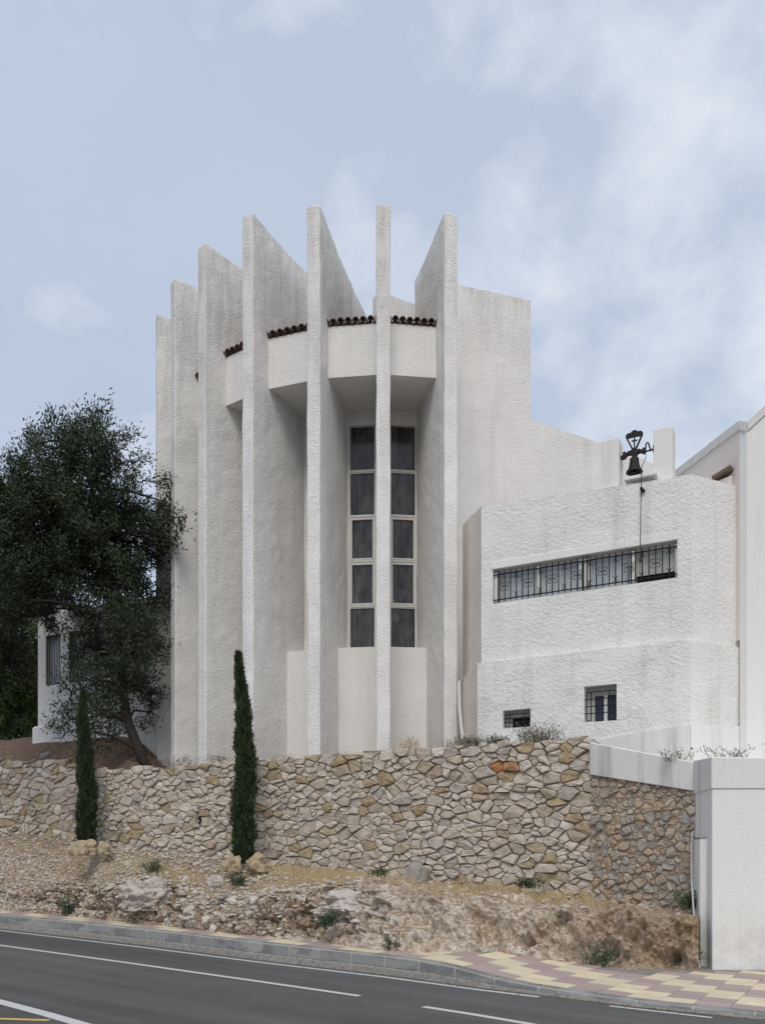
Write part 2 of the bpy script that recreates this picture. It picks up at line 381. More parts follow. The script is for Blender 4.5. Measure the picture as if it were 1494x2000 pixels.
# dense arc-length table along the kerb, from the far left to the right
dense = []
for i in range(len(kpts) - 1):
    p0, p1, p2, p3 = kpts[max(i - 1, 0)], kpts[i], kpts[i + 1], kpts[min(i + 2, len(kpts) - 1)]
    for k in range(24):
        t = k / 24
        dense.append(.5 * ((2 * p1) + (p2 - p0) * t + (2 * p0 - 5 * p1 + 4 * p2 - p3) * t * t + (3 * p1 - p0 - 3 * p2 + p3) * t ** 3))
dense.append(kpts[-1]); arc = [0.0]
for a, b in zip(dense, dense[1:]): arc.append(arc[-1] + (b - a).length)
arc = np.array(arc); dn = np.array([tuple(p) for p in dense])
def K(s, off=0.0, h=0.0):
    """a point at arc length s, moved off metres behind the kerb's front, h above the road"""
    s = max(0.0, min(arc[-1] - .02, s)); p = [np.interp(s, arc, dn[:, i]) for i in range(3)]
    q0 = [np.interp(max(s - .6, 0), arc, dn[:, i]) for i in range(2)]; q1 = [np.interp(min(s + .6, arc[-1]), arc, dn[:, i]) for i in range(2)]
    dx, dy = q1[0] - q0[0], q1[1] - q0[1]; l = math.hypot(dx, dy); nx, ny = -dy / l, dx / l
    X, Y = p[0] + nx * off, p[1] + ny * off
    return Vector((X, Y, zr(X, Y) + h))
def pxof(p): return CX + F * p.x / p.y
def kh(s): return interp(pxof(K(s)), KH)
# road: from the kerb to well behind the camera
ss = np.linspace(0, arc[-1], 60)
far = [K(s, .1) for s in ss]; near = [Vector((p.x - 22 * .627, p.y - 22 * .779, 0)) for p in far]
for p in near: p.z = zr(p.x, p.y)
road = sheet(far, near, 'road', M['asphalt']); tag(road, kind='structure')
def stripe(pixels, w, mat, label):
    pts = [RP(*p, .004) for p in pixels]; L, R_ = [], []
    for i, p in enumerate(pts):
        d = pts[min(i + 1, len(pts) - 1)] - pts[max(i - 1, 0)]; nrm = Vector((-d.y, d.x, 0)).normalized() * w / 2
        L.append(p + nrm); R_.append(p - nrm)
    o = sheet(R_, L, 'road_marking', mat, road); o['label'] = label
stripe([(-300, 1780), (0, 1817), (286, 1851), (497, 1878), (750, 1908), (935, 1933), (1052, 1947)], .09, M['white_paint'], 'thin white edge line along the kerb')
stripe([(1190, 1964.5), (1290, 1976), (1390, 1987.5)], .07, M['white_paint'], 'short white edge line beside the low kerb')
stripe([(-300, 1803), (0, 1846), (240, 1879), (480, 1913), (702, 1945)], .10, M['white_paint'], 'long white lane dash')
stripe([(827, 1966), (930, 1982), (1030, 1999), (1200, 2030)], .10, M['white_paint'], 'white lane dash running out of the picture')
stripe([(-300, 1890), (-100, 1932), (0, 1956), (90, 1980), (180, 2006), (300, 2042)], .15, M['white_paint'], 'wide white line near the camera')
stripe([(-200, 1983), (0, 1989.5), (97, 1992.5)], .09, M['yellow_paint'], 'yellow bay line')

# ------------------------------------------------------------------ kerb and pavement
kerb = None
mb = MB(); n = 70; S = np.linspace(0, arc[-1], n)
rows = [[K(s, .014, -.02), K(s, .018, kh(s) - .010), K(s, .15, kh(s) - .012), K(s, .15, -.02)] for s in S]
mb.add([p for r in rows for p in r], [(i * 4 + k, i * 4 + k + 1, i * 4 + k + 5, i * 4 + k + 4) for i in range(n - 1) for k in range(3)])
kerb = mb.build('kerb', M['kerb_mortar']); tag(kerb, kind='structure')
s0 = 0.25; k = 0
while s0 < arc[-1] - .7:
    ln = .62; a, b = s0 + .014, s0 + ln - .014; ha, hb = kh(a), kh(b)
    def sec(s, h):
        lo = h * .40; bv = min(.025, h * .3)
        return [K(s, .0 + random.uniform(0, .004), lo), K(s, .012, h - bv), K(s, .012 + bv, h), K(s, .15, h), K(s, .15, lo)]
    v = sec(a, ha) + sec((a + b) / 2, (ha + hb) / 2) + sec(b, hb)
    f = [(r * 5 + i, r * 5 + (i + 1) % 5, r * 5 + 5 + (i + 1) % 5, r * 5 + 5 + i) for r in (0, 1) for i in range(5)] + [(4, 3, 2, 1, 0), (10, 11, 12, 13, 14)]
    new('kerb_stone', meshdata('kerb_stone', v, f), M['kerb'], kerb); s0 += ln
# rough concrete foot of the kerb
mb = MB(); n = 160; S = np.linspace(0, arc[-1], n)
rows = []
for s in S:
    h = kh(s) * .40; j = .006 * nz(s * 3, 1)
    rows.append([K(s, -.03 + j, -.02), K(s, -.012 + j * 2, h * .8), K(s, .014, h + .008 * nz(s * 4, 5))])
mb.add([p for r in rows for p in r], [(i * 3 + k, i * 3 + k + 1, i * 3 + k + 4, i * 3 + k + 3) for i in range(n - 1) for k in range(2)])
mb.build('kerb_base', M['kerb_base'], kerb)

# width of the pavement behind the kerb, by the photograph's back edge
BACK = [(-420, 1757, .31), (-200, 1760, .31), (0, 1778, .31), (250, 1803, .30), (497, 1829, .28), (744, 1857, .27), (809, 1862, .26), (1000, 1878, .16), (1134, 1888, .13), (1246, 1894, .12), (1366, 1893, .12), (1494, 1890, .12), (1800, 1890, .12)]
backpts = [RP(px, py, h) for px, py, h in BACK]
def back_at(px): return Vector(tuple(interp(px, [(b[0], p[i]) for b, p in zip(BACK, backpts)]) for i in range(3)))
def ph(s, off):   # pavement height above the road
    return kh(s) + (0.022 * max(off - .15, 0))
mb = MB(); n = 80; S = np.linspace(0, arc[-1], n); offs = [.15, .5, 1.0, 1.6, 2.4, 3.4, 5.0]
mb.add([K(s, o, ph(s, o) - .016) for s in S for o in offs], [(i * 7 + k, i * 7 + k + 1, i * 7 + k + 8, i * 7 + k + 7) for i in range(n - 1) for k in range(6)])
pavement = mb.build('pavement', M['concrete']); tag(pavement, kind='structure')
TS, TD = .38, .26; cnt = 0
for i in range(int(arc[-1] / TS)):
    for j in range(12):
        a, b = i * TS + .003, (i + 1) * TS - .003; o0 = .155 + j * TD + .003; o1 = o0 + TD - .006
        c = K((a + b) / 2, (o0 + o1) / 2); px = pxof(c)
        if px < -60 or px > 1600: continue
        bk = back_at(px); lim = (c.y - bk.y)
        if c.y > bk.y + .12 - (0.5 if px > 1150 else 0): continue
        v = [K(a, o0, ph(a, o0)), K(b, o0, ph(b, o0)), K(b, o1, ph(b, o1)), K(a, o1, ph(a, o1))]
        dz = random.uniform(-.002, .003); v = [p + Vector((0, 0, dz)) for p in v]
        v += [p - Vector((0, 0, .03)) for p in v]
        ph_ = (i + j) % 4
        o = new('paving_tile', meshdata('paving_tile', v, [(0, 1, 2, 3), (0, 4, 5, 1), (1, 5, 6, 2), (2, 6, 7, 3), (3, 7, 4, 0)]), M['tile_yellow'] if ph_ < 2 else M['tile_red'], pavement); cnt += 1
print('tiles', cnt)

# ------------------------------------------------------------------ lines of the walls on the terrace
WS = .519                                              # the stone wall and the annex run at the same slant
def wallY(px, c=16.4): return c / (1 + WS * ax(px))
WDIR = Vector((1, -WS, 0)).normalized(); WNOR = Vector((-WDIR.y * -1, 0, 0))
WNOR = Vector((-WS, -1, 0)).normalized()               # towards the camera
W_TOP = 3.63
def wpt(px, back=0.0):
    y = wallY(px); return Vector((ax(px) * y, y, 0)) - WNOR * back
w0, w1 = wpt(186), wpt(1158)
LB = 1.15                                              # the left wall stands this much farther back
def wl(px):
    y = (16.4 + LB / .8876) / (1 + WS * ax(px)); return Vector((ax(px) * y, y, 0))
r0 = Vector((ax(1156) * 14.52, 14.52, 0)); r1 = Vector((ax(1358) * 13.0, 13.0, 0))
RDIR = (r1 - r0).normalized(); RNOR = Vector((RDIR.y, -RDIR.x, 0))
def base_depth(px):
    if px < 170: return wl(px).y
    if px < 200: return lerp(wl(px).y, wallY(px), (px - 170) / 30)
    if px < 1150: return wallY(px)
    p = r0; a = ax(px); d = RDIR                        # intersect the ray with the cobble wall's line
    t = (a * p.y - p.x) / (d.x - a * d.y); return p.y + d.y * t

# ------------------------------------------------------------------ rock bank between pavement and walls
CREST = [(-300, 1690), (0, 1712), (120, 1722), (200, 1730), (250, 1716), (300, 1712), (350, 1730), (420, 1745), (520, 1744), (610, 1738), (700, 1722), (760, 1728), (850, 1748), (950, 1760), (1060, 1768), (1180, 1772), (1250, 1778), (1365, 1790)]
FOOT = [(-300, 1590), (0, 1618), (130, 1634), (200, 1648), (300, 1657), (400, 1672), (500, 1687), (600, 1698), (720, 1709), (850, 1722), (950, 1740), (1060, 1752), (1180, 1758), (1250, 1764), (1365, 1772)]
NP_, NV = 1000, 120; verts = []
pxs = np.linspace(-300, 1364, NP_)
def bank_pt(px, v, rough=True):
    b = back_at(px); wY = base_depth(px) + .12
    f = interp(px, FOOT); c = interp(px, CREST)
    cY = lerp(b.y, wY, .26); zc = EYE + (HY - c) / F * cY; zf = EYE + (HY - f) / F * wY
    if v < .45:
        t = v / .45; Y = lerp(b.y + .02, cY, t ** 1.35); z = lerp(b.z - .12, zc, 1 - (1 - t) ** 1.6)
    else:
        t = (v - .45) / .55; Y = lerp(cY, wY, t); z = lerp(zc, zf, t + .1 * math.sin(t * math.pi))
    p = Vector((ax(px) * Y, Y, z))
    if rough:
        amp = (.5 + .5 * math.sin(min(v / .45, 1) * math.pi) if v < .45 else lerp(.5, .18, (v - .45) / .55)) * sstep(-.02, .10, v)
        q = p * 1.0
        face = 1 - sstep(.42, .62, v); rt = sstep(640, 900, px)
        d1 = fbm(q.x * .9, q.y * .9, q.z * 1.3 + 7, 3); d2 = fbm(q.x * 4.2 + 9, q.y * 4.2, q.z * 6, 3)
        vr, vp = mnoise.voronoi((q.x * 2.3 + .25 * d2, q.y * 2.3, q.z * 3.4)); cell = min(vr[1] - vr[0], .5)
        vr2, vp2 = mnoise.voronoi((q.x * 6.5, q.y * 6.5, q.z * 8.5 + .2 * d2)); cell2 = min(vr2[1] - vr2[0], .5)
        tilt = nz(vp[0].x * 9, vp[0].y * 9, vp[0].z * 9)          # every block sits in or out by its own amount
        crev = max(0, .16 - cell) * 1.3
        mask = sstep(-.25, .3, nz(q.x * .55 + 5, q.z * .9, 2)) * face + (1 - face) * .25
        d = amp * (.24 * d1 + .10 * d2 + mask * (.16 * tilt - .8 * crev) * (1 - .75 * rt) + .13 * mask * min(cell2, .3) * (1 - .6 * rt) + rt * (.40 * fbm(q.x * 1.8, q.y * 1.8 + 50, q.z * 1.6, 3) + 1.0 * .2 * (.25 - abs(nz(q.x * 3.3 + 11, q.y * 3.3, q.z * 4.5))) + 1.0 * .11 * (.3 - abs(nz(q.x * 8 + 11, q.y * 8, q.z * 9))) + .05 * nz(q.x * 19, q.y * 19, q.z * 19) - 1.0 * max(0, nz(q.x * 3.1 + 60, q.y * 2, q.z * 3.4) - .42)) - .03)
        out_ = Vector((-.3, -.8, .4)).lerp(Vector((0, -.2, .9)), 1 - face)
        p += out_ * d
    return p
for px in pxs:
    for j in range(NV):
        verts.append(bank_pt(px, j / (NV - 1)))
faces = [(i * NV + j, (i + 1) * NV + j, (i + 1) * NV + j + 1, i * NV + j + 1) for i in range(NP_ - 1) for j in range(NV - 1)]
bank = new('rock_bank', meshdata('rock_bank', verts, faces, False), M['bank']); tag(bank, kind='structure')

# ------------------------------------------------------------------ terrace above the walls
def terr_z(p):
    d = -(p - w0).dot(WNOR)
    return 3.46 + sstep(-4.6, -6.6, p.x) * min(1.65, .1 + .55 * max(d, 0)) + .05 * fbm(p.x * 1.1, p.y * 1.1) + .0 * d
def left_top_z(p): return EYE + (HY - interp(pxof(p), [(138, 1484), (150, 1502), (190, 1509)])) / F * (p.y - .02)
verts = []; us = np.linspace(-9, 11.05, 120); ds = [.02, .15, .3, .5, .75, 1, 1.3, 1.6, 2, 2.4, 2.8, 3.3, 4, 5, 6.5, 9, 13, 20, 32, 50, 80]
for u in us:
    for d in ds:
        back = LB if u < 0 else 0
        p = w0 + WDIR * u - WNOR * (d + .02 + LB * sstep(.05, -.35, u)); wt_ = W_TOP - .06 if u > 0 else left_top_z(p)
        p.z = lerp(wt_ - .12, max(terr_z(p), wt_ - .12), sstep(0, .9, d)) if d > .03 else 2.0
        if d > 9: p.z += (d - 9) * .10
        verts.append(p)
nd = len(ds)
terr = new('terrace', meshdata('terrace', verts, [(i * nd + j, (i + 1) * nd + j, (i + 1) * nd + j + 1, i * nd + j + 1) for i in range(len(us) - 1) for j in range(nd - 1)], True), M['soil']); tag(terr, kind='structure')

# ------------------------------------------------------------------ stone walls: every stone is a piece of its own
def clip(poly, nx, ny, c):
    """keep nx*x + ny*y <= c"""
    o = []
    for i in range(len(poly)):
        a, b = poly[i], poly[(i + 1) % len(poly)]; da = nx * a[0] + ny * a[1] - c; db = nx * b[0] + ny * b[1] - c
        if da <= 0: o.append(a)
        if da * db < 0:
            t = da / (da - db); o.append((a[0] + (b[0] - a[0]) * t, a[1] + (b[1] - a[1]) * t))
    return o
def stone_wall(name, O, D, Nn, length, ztop, zbot, target, gap, mat, mortar, rad, rounding, proud, label, cat, stretch=1.65, special=None, thick=.45, seed=1):
    R = random.Random(seed)
    root = empty(name, (O.x + D.x * length / 2, O.y + D.y * length / 2, 1.0), label, cat)
    # body of mortar
    us = np.linspace(0, length, 40); front, backv = [], []
    mb = MB(); v = []
    for u in us:
        p = O + D * u; q = p - Nn * thick
        v += [(p.x, p.y, zbot(u) - .35), (p.x, p.y, ztop(u) - .05), (q.x, q.y, ztop(u) - .05)]
    mb.add(v, [(i * 3 + k, (i + 1) * 3 + k, (i + 1) * 3 + k + 1, i * 3 + k + 1) for i in range(len(us) - 1) for k in (0, 1)])
    a, b = O + D * length, O; 
    for e, u in ((O, 0), (O + D * length, length)):
        q = e - Nn * thick; mb.add([(e.x, e.y, zbot(u) - .35), (q.x, q.y, zbot(u) - .35), (q.x, q.y, ztop(u) - .05), (e.x, e.y, ztop(u) - .05)], [(0, 1, 2, 3)])
    mb.build('mortar_bed', mortar, root)
    seeds = []
    for r_, share in zip(rad, (.10, .22, .45, .70, 1.0)):      # large stones first, then ever smaller ones between them
        for _ in range(9000):
            if len(seeds) >= target * share: break
            r = r_ * R.uniform(.85, 1.15); u = R.uniform(0, length); z = R.uniform(zbot(u) - .12, ztop(u))
            if all((u - s[0]) ** 2 + ((z - s[1]) * stretch) ** 2 > (.84 * (r + s[2])) ** 2 for s in seeds): seeds.append((u, z, r))
    ns = 0; made = []
    def warp(u, z):
        a = .055 if rounding < 2 else .02
        return u + a * nz(u * 3.2 + seed, z * 3.2) + a * .5 * nz(u * 8, z * 8 + seed), z + a * .7 * nz(u * 3.2, z * 3.2 + 40 + seed) + a * .35 * nz(u * 8 + 77, z * 8)
    for i, (u, z, r) in enumerate(seeds):
        x, y = u, z * stretch
        poly = [(max(-.04, u - .45), y - .5), (min(length + .04, u + .45), y - .5), (min(length + .04, u + .45), y + .5), (max(-.04, u - .45), y + .5)]
        zt = (ztop(u) + R.uniform(-.03, .045)) * stretch; poly = clip(poly, 0, 1, zt)
        gg = gap * R.uniform(.5, 1.5)
        for k, (u2, z2, r2) in enumerate(seeds):
            if k == i: continue
            dx, dy = u2 - x, z2 * stretch - y; d = math.hypot(dx, dy)
            if d > 1.2: continue
            nx, ny = dx / d, dy / d
            h = (d * d + r * r - r2 * r2) / (2 * d) - gg
            poly = clip(poly, nx, ny, nx * x + ny * y + h)
            if len(poly) < 3: break
        if len(poly) < 3: continue
        poly = [(a, b / stretch) for a, b in poly]
        ar = abs(sum(poly[k][0] * poly[(k + 1) % len(poly)][1] - poly[(k + 1) % len(poly)][0] * poly[k][1] for k in range(len(poly)))) / 2
        if ar < .0018: continue
        for it in range(rounding):
            q = []
            for k in range(len(poly)):
                a, b = poly[k], poly[(k + 1) % len(poly)]; L = math.hypot(b[0] - a[0], b[1] - a[1])
                if it == 0 and L < .035: q.append(((a[0] + b[0]) / 2, (a[1] + b[1]) / 2)); continue
                c0 = R.uniform(.02, .2) if it == 0 else .25; c1 = R.uniform(.02, .2) if it == 0 else .25
                q.append((lerp(a[0], b[0], c0), lerp(a[1], b[1], c0)))
                q.append((lerp(a[0], b[0], 1 - c1), lerp(a[1], b[1], 1 - c1)))
            poly = q
        m = len(poly); jit = .009 if ar > .01 else .005
        poly = [warp(a + R.uniform(-jit, jit), b + R.uniform(-jit, jit)) for a, b in poly]
        poly = [(min(max(a, -.03), length + .03), b) for a, b in poly]
        cu = sum(p[0] for p in poly) / m; cz = sum(p[1] for p in poly) / m
        pr = R.uniform(*proud) * (1 if ar > .01 else .6); tu, tz = R.uniform(-.16, .16), R.uniform(-.16, .10)
        v = []
        def W(uu, zz, dd): p = O + D * uu + Nn * dd; return (p.x, p.y, zz)
        for a, b in poly: v.append(W(a, b, -.04))
        for a, b in poly: v.append(W(a, b, pr * .6 + R.uniform(-.010, .008)))
        sh = R.uniform(.78, .92) if rounding < 2 else .75
        for a, b in poly:
            uu, zz = cu + (a - cu) * sh, cz + (b - cz) * sh; v.append(W(uu, zz, pr + tu * (uu - cu) + tz * (zz - cz) + R.uniform(-.014, .012)))
        ou, oz = R.uniform(-.04, .04), R.uniform(-.03, .03)
        v.append(W(cu + ou, cz + oz, pr + R.uniform(-.012, .022) + (.012 if rounding > 1 else 0)))
        f = [(k, (k + 1) % m, m + (k + 1) % m, m + k) for k in range(m)] + [(m + k, m + (k + 1) % m, 2 * m + (k + 1) % m, 2 * m + k) for k in range(m)] + [(2 * m + k, 2 * m + (k + 1) % m, 3 * m) for k in range(m)]
        made.append((ar, u, z, v, f))
    made.sort(key=lambda q: -q[0]); rest = MB()
    for i, (ar, u, z, v, f) in enumerate(made):
        if i >= 296: rest.add(v, f); continue
        mm = mat
        if special:
            sp = special(u, z, R)
            if sp: mm = sp
        new('stone', meshdata('stone', v, f, rounding > 1), mm, root); ns += 1
    if rest.v: tag(rest.build('small_stones', mat, root), kind='stuff')
    print(name, 'stones', ns, 'seeds', len(seeds))
    return root
LEN = (w1 - w0).length
def foot_z(px): return EYE + (HY - interp(px, FOOT)) / F * base_depth(px)
def w_special(u, z, R):
    p = w0 + WDIR * u; px = pxof(p); py = HY - (z - EYE) * F / p.y
    if (abs(px - 990) < 26 and abs(py - 1492) < 9) or (abs(px - 1018) < 14 and abs(py - 1478) < 14) or (abs(px - 945) < 12 and abs(py - 1466) < 9): return M['stone_rust']
    if R.random() < .05 and 3.2 < u: return M['stone_ochre']
wall_top = lambda u: W_TOP + .05 * nz(u * .8, 3) + (.03 if u > 6.5 else 0)
stone_wall('stone_retaining_wall', w0, WDIR, WNOR, LEN, wall_top, lambda u: foot_z(pxof(w0 + WDIR * u)), 920, .0080, M['stone'], M['mortar'],
           [.15, .115, .09, .07, .045], 1, (.02, .075), 'long retaining wall of angular pale limestone below the fin tower', 'stone wall', special=w_special, seed=4)
wl1, wl0 = wl(186), wl(-210)
LL = (wl1 - wl0).length
def left_top(u):
    px = pxof(wl0 + WDIR * u); return EYE + (HY - (1484 if px < 138 else interp(px, [(138, 1484), (145, 1502), (190, 1509)]))) / F * (wl0 + WDIR * u).y
stone_wall('stone_wall', wl0, WDIR, WNOR, LL, left_top, lambda u: foot_z(pxof(wl0 + WDIR * u)), 400, .0080, M['stone'], M['mortar'],
           [.15, .115, .09, .07, .045], 1, (.02, .075), 'shorter and higher stretch of pale stone wall below the brown earth mound', 'stone wall', seed=11)
LR = (r1 - r0).length
cob_top = lambda u: lerp(EYE + (HY - 1510) / F * r0.y, EYE + (HY - 1541) / F * r1.y, u / LR)
stone_wall('cobble_wall', r0, RDIR, RNOR, LR, cob_top, lambda u: foot_z(pxof(r0 + RDIR * u)), 480, .011, M['cobble'], M['mortar_dark'],
           [.10, .085, .07, .058, .045], 1, (.0, .04), 'brown wall of smaller darker stones beneath the slanting white parapet', 'stone wall', 1.15, seed=21)

# drain holes of the long wall
wall_root = bpy.data.objects['stone_retaining_wall']
for px, py in ((833, 1692), (392, 1602)):
    p = PW(px, py, wallY(px)); q = p + WNOR * .075; r_ = p + WNOR * .02
    v = []; f = []
    for c_, rr in ((r_, .062), (q, .062), (q, .05), (r_, .05)):
        for k in range(10):
            t = 2 * math.pi * k / 10; v.append(c_ + WDIR * math.cos(t) * rr + Vector((0, 0, math.sin(t) * rr)))
    for i in range(3):
        for k in range(10): f.append((i * 10 + k, i * 10 + (k + 1) % 10, (i + 1) * 10 + (k + 1) % 10, (i + 1) * 10 + k))
    f.append(tuple(range(30, 40)))
    new('drain_pipe', meshdata('drain_pipe', v, f), M['dark'], wall_root)

# ------------------------------------------------------------------ the church: seven radiating fins
church = empty('church', (-1.5, 20.5, 3.4), 'tall white stuccoed church apse with seven radiating vertical fins', 'church')
RAD = 5.9; CYC = 18 + RAD; FT = .145
fin_px = {1: 306, 2: 338, 3: 394, 4: 483.5, 5: 612, 6: 748.5, 7: 880.5}
fin_top = {1: 15.25, 2: 15.31, 3: 15.38, 4: 15.46, 5: 15.28, 6: 15.17, 7: 15.12}
fin_len = {1: 2.4, 2: 2.4, 3: 2.4, 4: 2.5, 5: 4.2, 6: 2.6, 7: 2.25}
FO, FD = {}, {}
for kf in range(0, 9):
    phi = math.radians(14 * (6 - kf)); Y = CYC - RAD * math.cos(phi)
    if kf in fin_px: X = ax(fin_px[kf]) * Y
    else: X = .02 - 6.05 * math.sin(phi)
    FO[kf] = Vector((X, Y, 0)); FD[kf] = Vector((math.sin(phi), math.cos(phi), 0))
def fp(k, s): return FO[k] + FD[k] * s
def rough_slab(P, L, T, zb, zt, cell=.22, amp=.013, sd=0):
    """closed slab: P(s, t, z) -> point; s along 0..L, t across -T..T; zt(s) top"""
    ns = max(2, int(L / cell) + 1); nzz = int((zt(0) - zb) / cell) + 1; nt = 3
    idx = {}; v = []; f = []
    def vid(i, j, k):
        if (i, j, k) not in idx:
            s = L * i / ns; tt = T * (2 * j / (nt - 1) - 1); z = lerp(zb, zt(s), k / nzz); p = P(s, tt, z)
            q = Vector((p.x * 1.7 + sd, p.y * 1.7, p.z * 1.7)); w = Vector((nz(*q), nz(q.x + 31, q.y, q.z), nz(q.x, q.y + 57, q.z))) * amp
            q2 = q * 4; w += Vector((nz(*q2), nz(q2.x + 31, q2.y, q2.z), nz(q2.x, q2.y + 57, q2.z))) * amp * .7
            idx[(i, j, k)] = len(v); v.append(p + w)
        return idx[(i, j, k)]
    for i in range(ns):
        for k in range(nzz):
            f.append((vid(i, 0, k), vid(i + 1, 0, k), vid(i + 1, 0, k + 1), vid(i, 0, k + 1)))
            f.append((vid(i, nt - 1, k), vid(i, nt - 1, k + 1), vid(i + 1, nt - 1, k + 1), vid(i + 1, nt - 1, k)))
        for j in range(nt - 1): f.append((vid(i, j, nzz), vid(i + 1, j, nzz), vid(i + 1, j + 1, nzz), vid(i, j + 1, nzz)))
    for k in range(nzz):
        for j in range(nt - 1):
            f.append((vid(0, j, k), vid(0, j, k + 1), vid(0, j + 1, k + 1), vid(0, j + 1, k)))
            f.append((vid(ns, j, k), vid(ns, j + 1, k), vid(ns, j + 1, k + 1), vid(ns, j, k + 1)))
    return v, f
def recalc(o):
    bm = bmesh.new(); bm.from_mesh(o.data); bmesh.ops.recalc_face_normals(bm, faces=bm.faces); bm.to_mesh(o.data); bm.free()
for kf in range(1, 8):
    d = FD[kf]; nrm = Vector((d.y, -d.x, 0))
    def P(s, t, z, kf=kf, d=d, nrm=nrm): p = FO[kf] + d * s + nrm * t; return Vector((p.x, p.y, z))
    dip = .14 if kf == 5 else .05
    v, f = rough_slab(P, fin_len[kf], FT, 3.0, lambda s, kf=kf, dip=dip: fin_top[kf] - dip * math.sin(min(1, s / fin_len[kf]) * math.pi), sd=kf * 9)
    o = new('fin', meshdata('fin', v, f), M['fin'], church); recalc(o)
    m = o.modifiers.new('bevel', 'BEVEL'); m.width = .028; m.segments = 2; m.limit_method = 'ANGLE'; m.angle_limit = math.radians(55)
Z_SOF, Z_BAND, Z_SILL, Z_HEAD = 11.96, 13.06, 6.42, 11.62
S_BAND, S_WALL, S_PARA = .56, 2.0, 1.27
def bay(name, k, sa, sb, z0, z1, mat):
    a, b, c, d = fp(k, sa), fp(k + 1, sa), fp(k + 1, sb), fp(k, sb)
    return MB().prism([(a.x, a.y), (b.x, b.y), (c.x, c.y), (d.x, d.y)], z0, z1).build(name, mat, church)
roof = None
for k in range(1, 7):
    bay('eave_band', k, S_BAND, S_WALL + .4, Z_SOF, Z_BAND, M['recess'])
    bay('base_parapet', k, S_PARA, S_WALL + .3, 3.0, 6.33, M['recess'])
    # wall of the bay around its tall window
    a, b = fp(k, S_WALL), fp(k + 1, S_WALL); e = (b - a).normalized(); w = (b - a).length; inn = Vector((-e.y, e.x, 0))
    if inn.dot(FD[k]) < 0: inn = -inn
    hw = .325; u0, u1 = w / 2 - hw, w / 2 + hw
    mb = MB()
    def wb(ua, ub, za, zb, d0=0, d1=.3):
        p, q = a + e * ua, a + e * ub; mb.prism([(p + inn * d0)[:2], (q + inn * d0)[:2], (q + inn * d1)[:2], (p + inn * d1)[:2]], za, zb)
    wb(0, u0, 6.0, Z_SOF + .1); wb(u1, w, 6.0, Z_SOF + .1); wb(u0, u1, Z_HEAD, Z_SOF + .1); wb(u0, u1, 6.0, Z_SILL); wb(-.1, w + .1, 6.0, Z_SOF, .301, .5)
    mb.build('bay_wall', M['recess'], church)
    win = MB()
    zs = np.linspace(Z_SILL, Z_HEAD, 6)
    def fb(m_, ua, ub, za, zb, d0, d1):
        p, q = a + e * ua, a + e * ub; m_.prism([(p + inn * d0)[:2], (q + inn * d0)[:2], (q + inn * d1)[:2], (p + inn * d1)[:2]], za, zb)
    fb(win, u0 + .002, u0 + .045, Z_SILL + .002, Z_HEAD - .002, .05, .14); fb(win, u1 - .045, u1 - .002, Z_SILL + .002, Z_HEAD - .002, .05, .14)
    wo = win.build('window', M['frame'], church)
    for z in zs[1:-1]:
        mb2 = MB(); fb(mb2, u0 + .046, u1 - .046, z - .04, z + .04, .055, .13); fb(mb2, u0 + .046, u1 - .046, z - .012, z + .012, .04, .055); mb2.build('transom', M['frame'], wo)
    for i in range(5):
        za = zs[i] + (.04 if i else .002); zb = zs[i + 1] - (.04 if i < 4 else .002); ins = .047
        if i in (1, 2):                                 # the opening lights carry a sash of their own
            mb2 = MB()
            fb(mb2, u0 + .047, u0 + .085, za, zb, .045, .12); fb(mb2, u1 - .085, u1 - .047, za, zb, .045, .12)
            fb(mb2, u0 + .086, u1 - .086, za, za + .035, .045, .12); fb(mb2, u0 + .086, u1 - .086, zb - .035, zb, .045, .12); mb2.build('sash', M['frame'], wo)
            ins = .087; za += .036; zb -= .036
        mb2 = MB(); fb(mb2, u0 + ins, u1 - ins, za, zb, .09, .098); mb2.build('pane', M['glass'], wo)
    mb2 = MB(); fb(mb2, u0 + .003, u1 - .003, Z_SILL + .003, Z_HEAD - .003, .25, .29); mb2.build('dark_interior', M['dark'], wo)
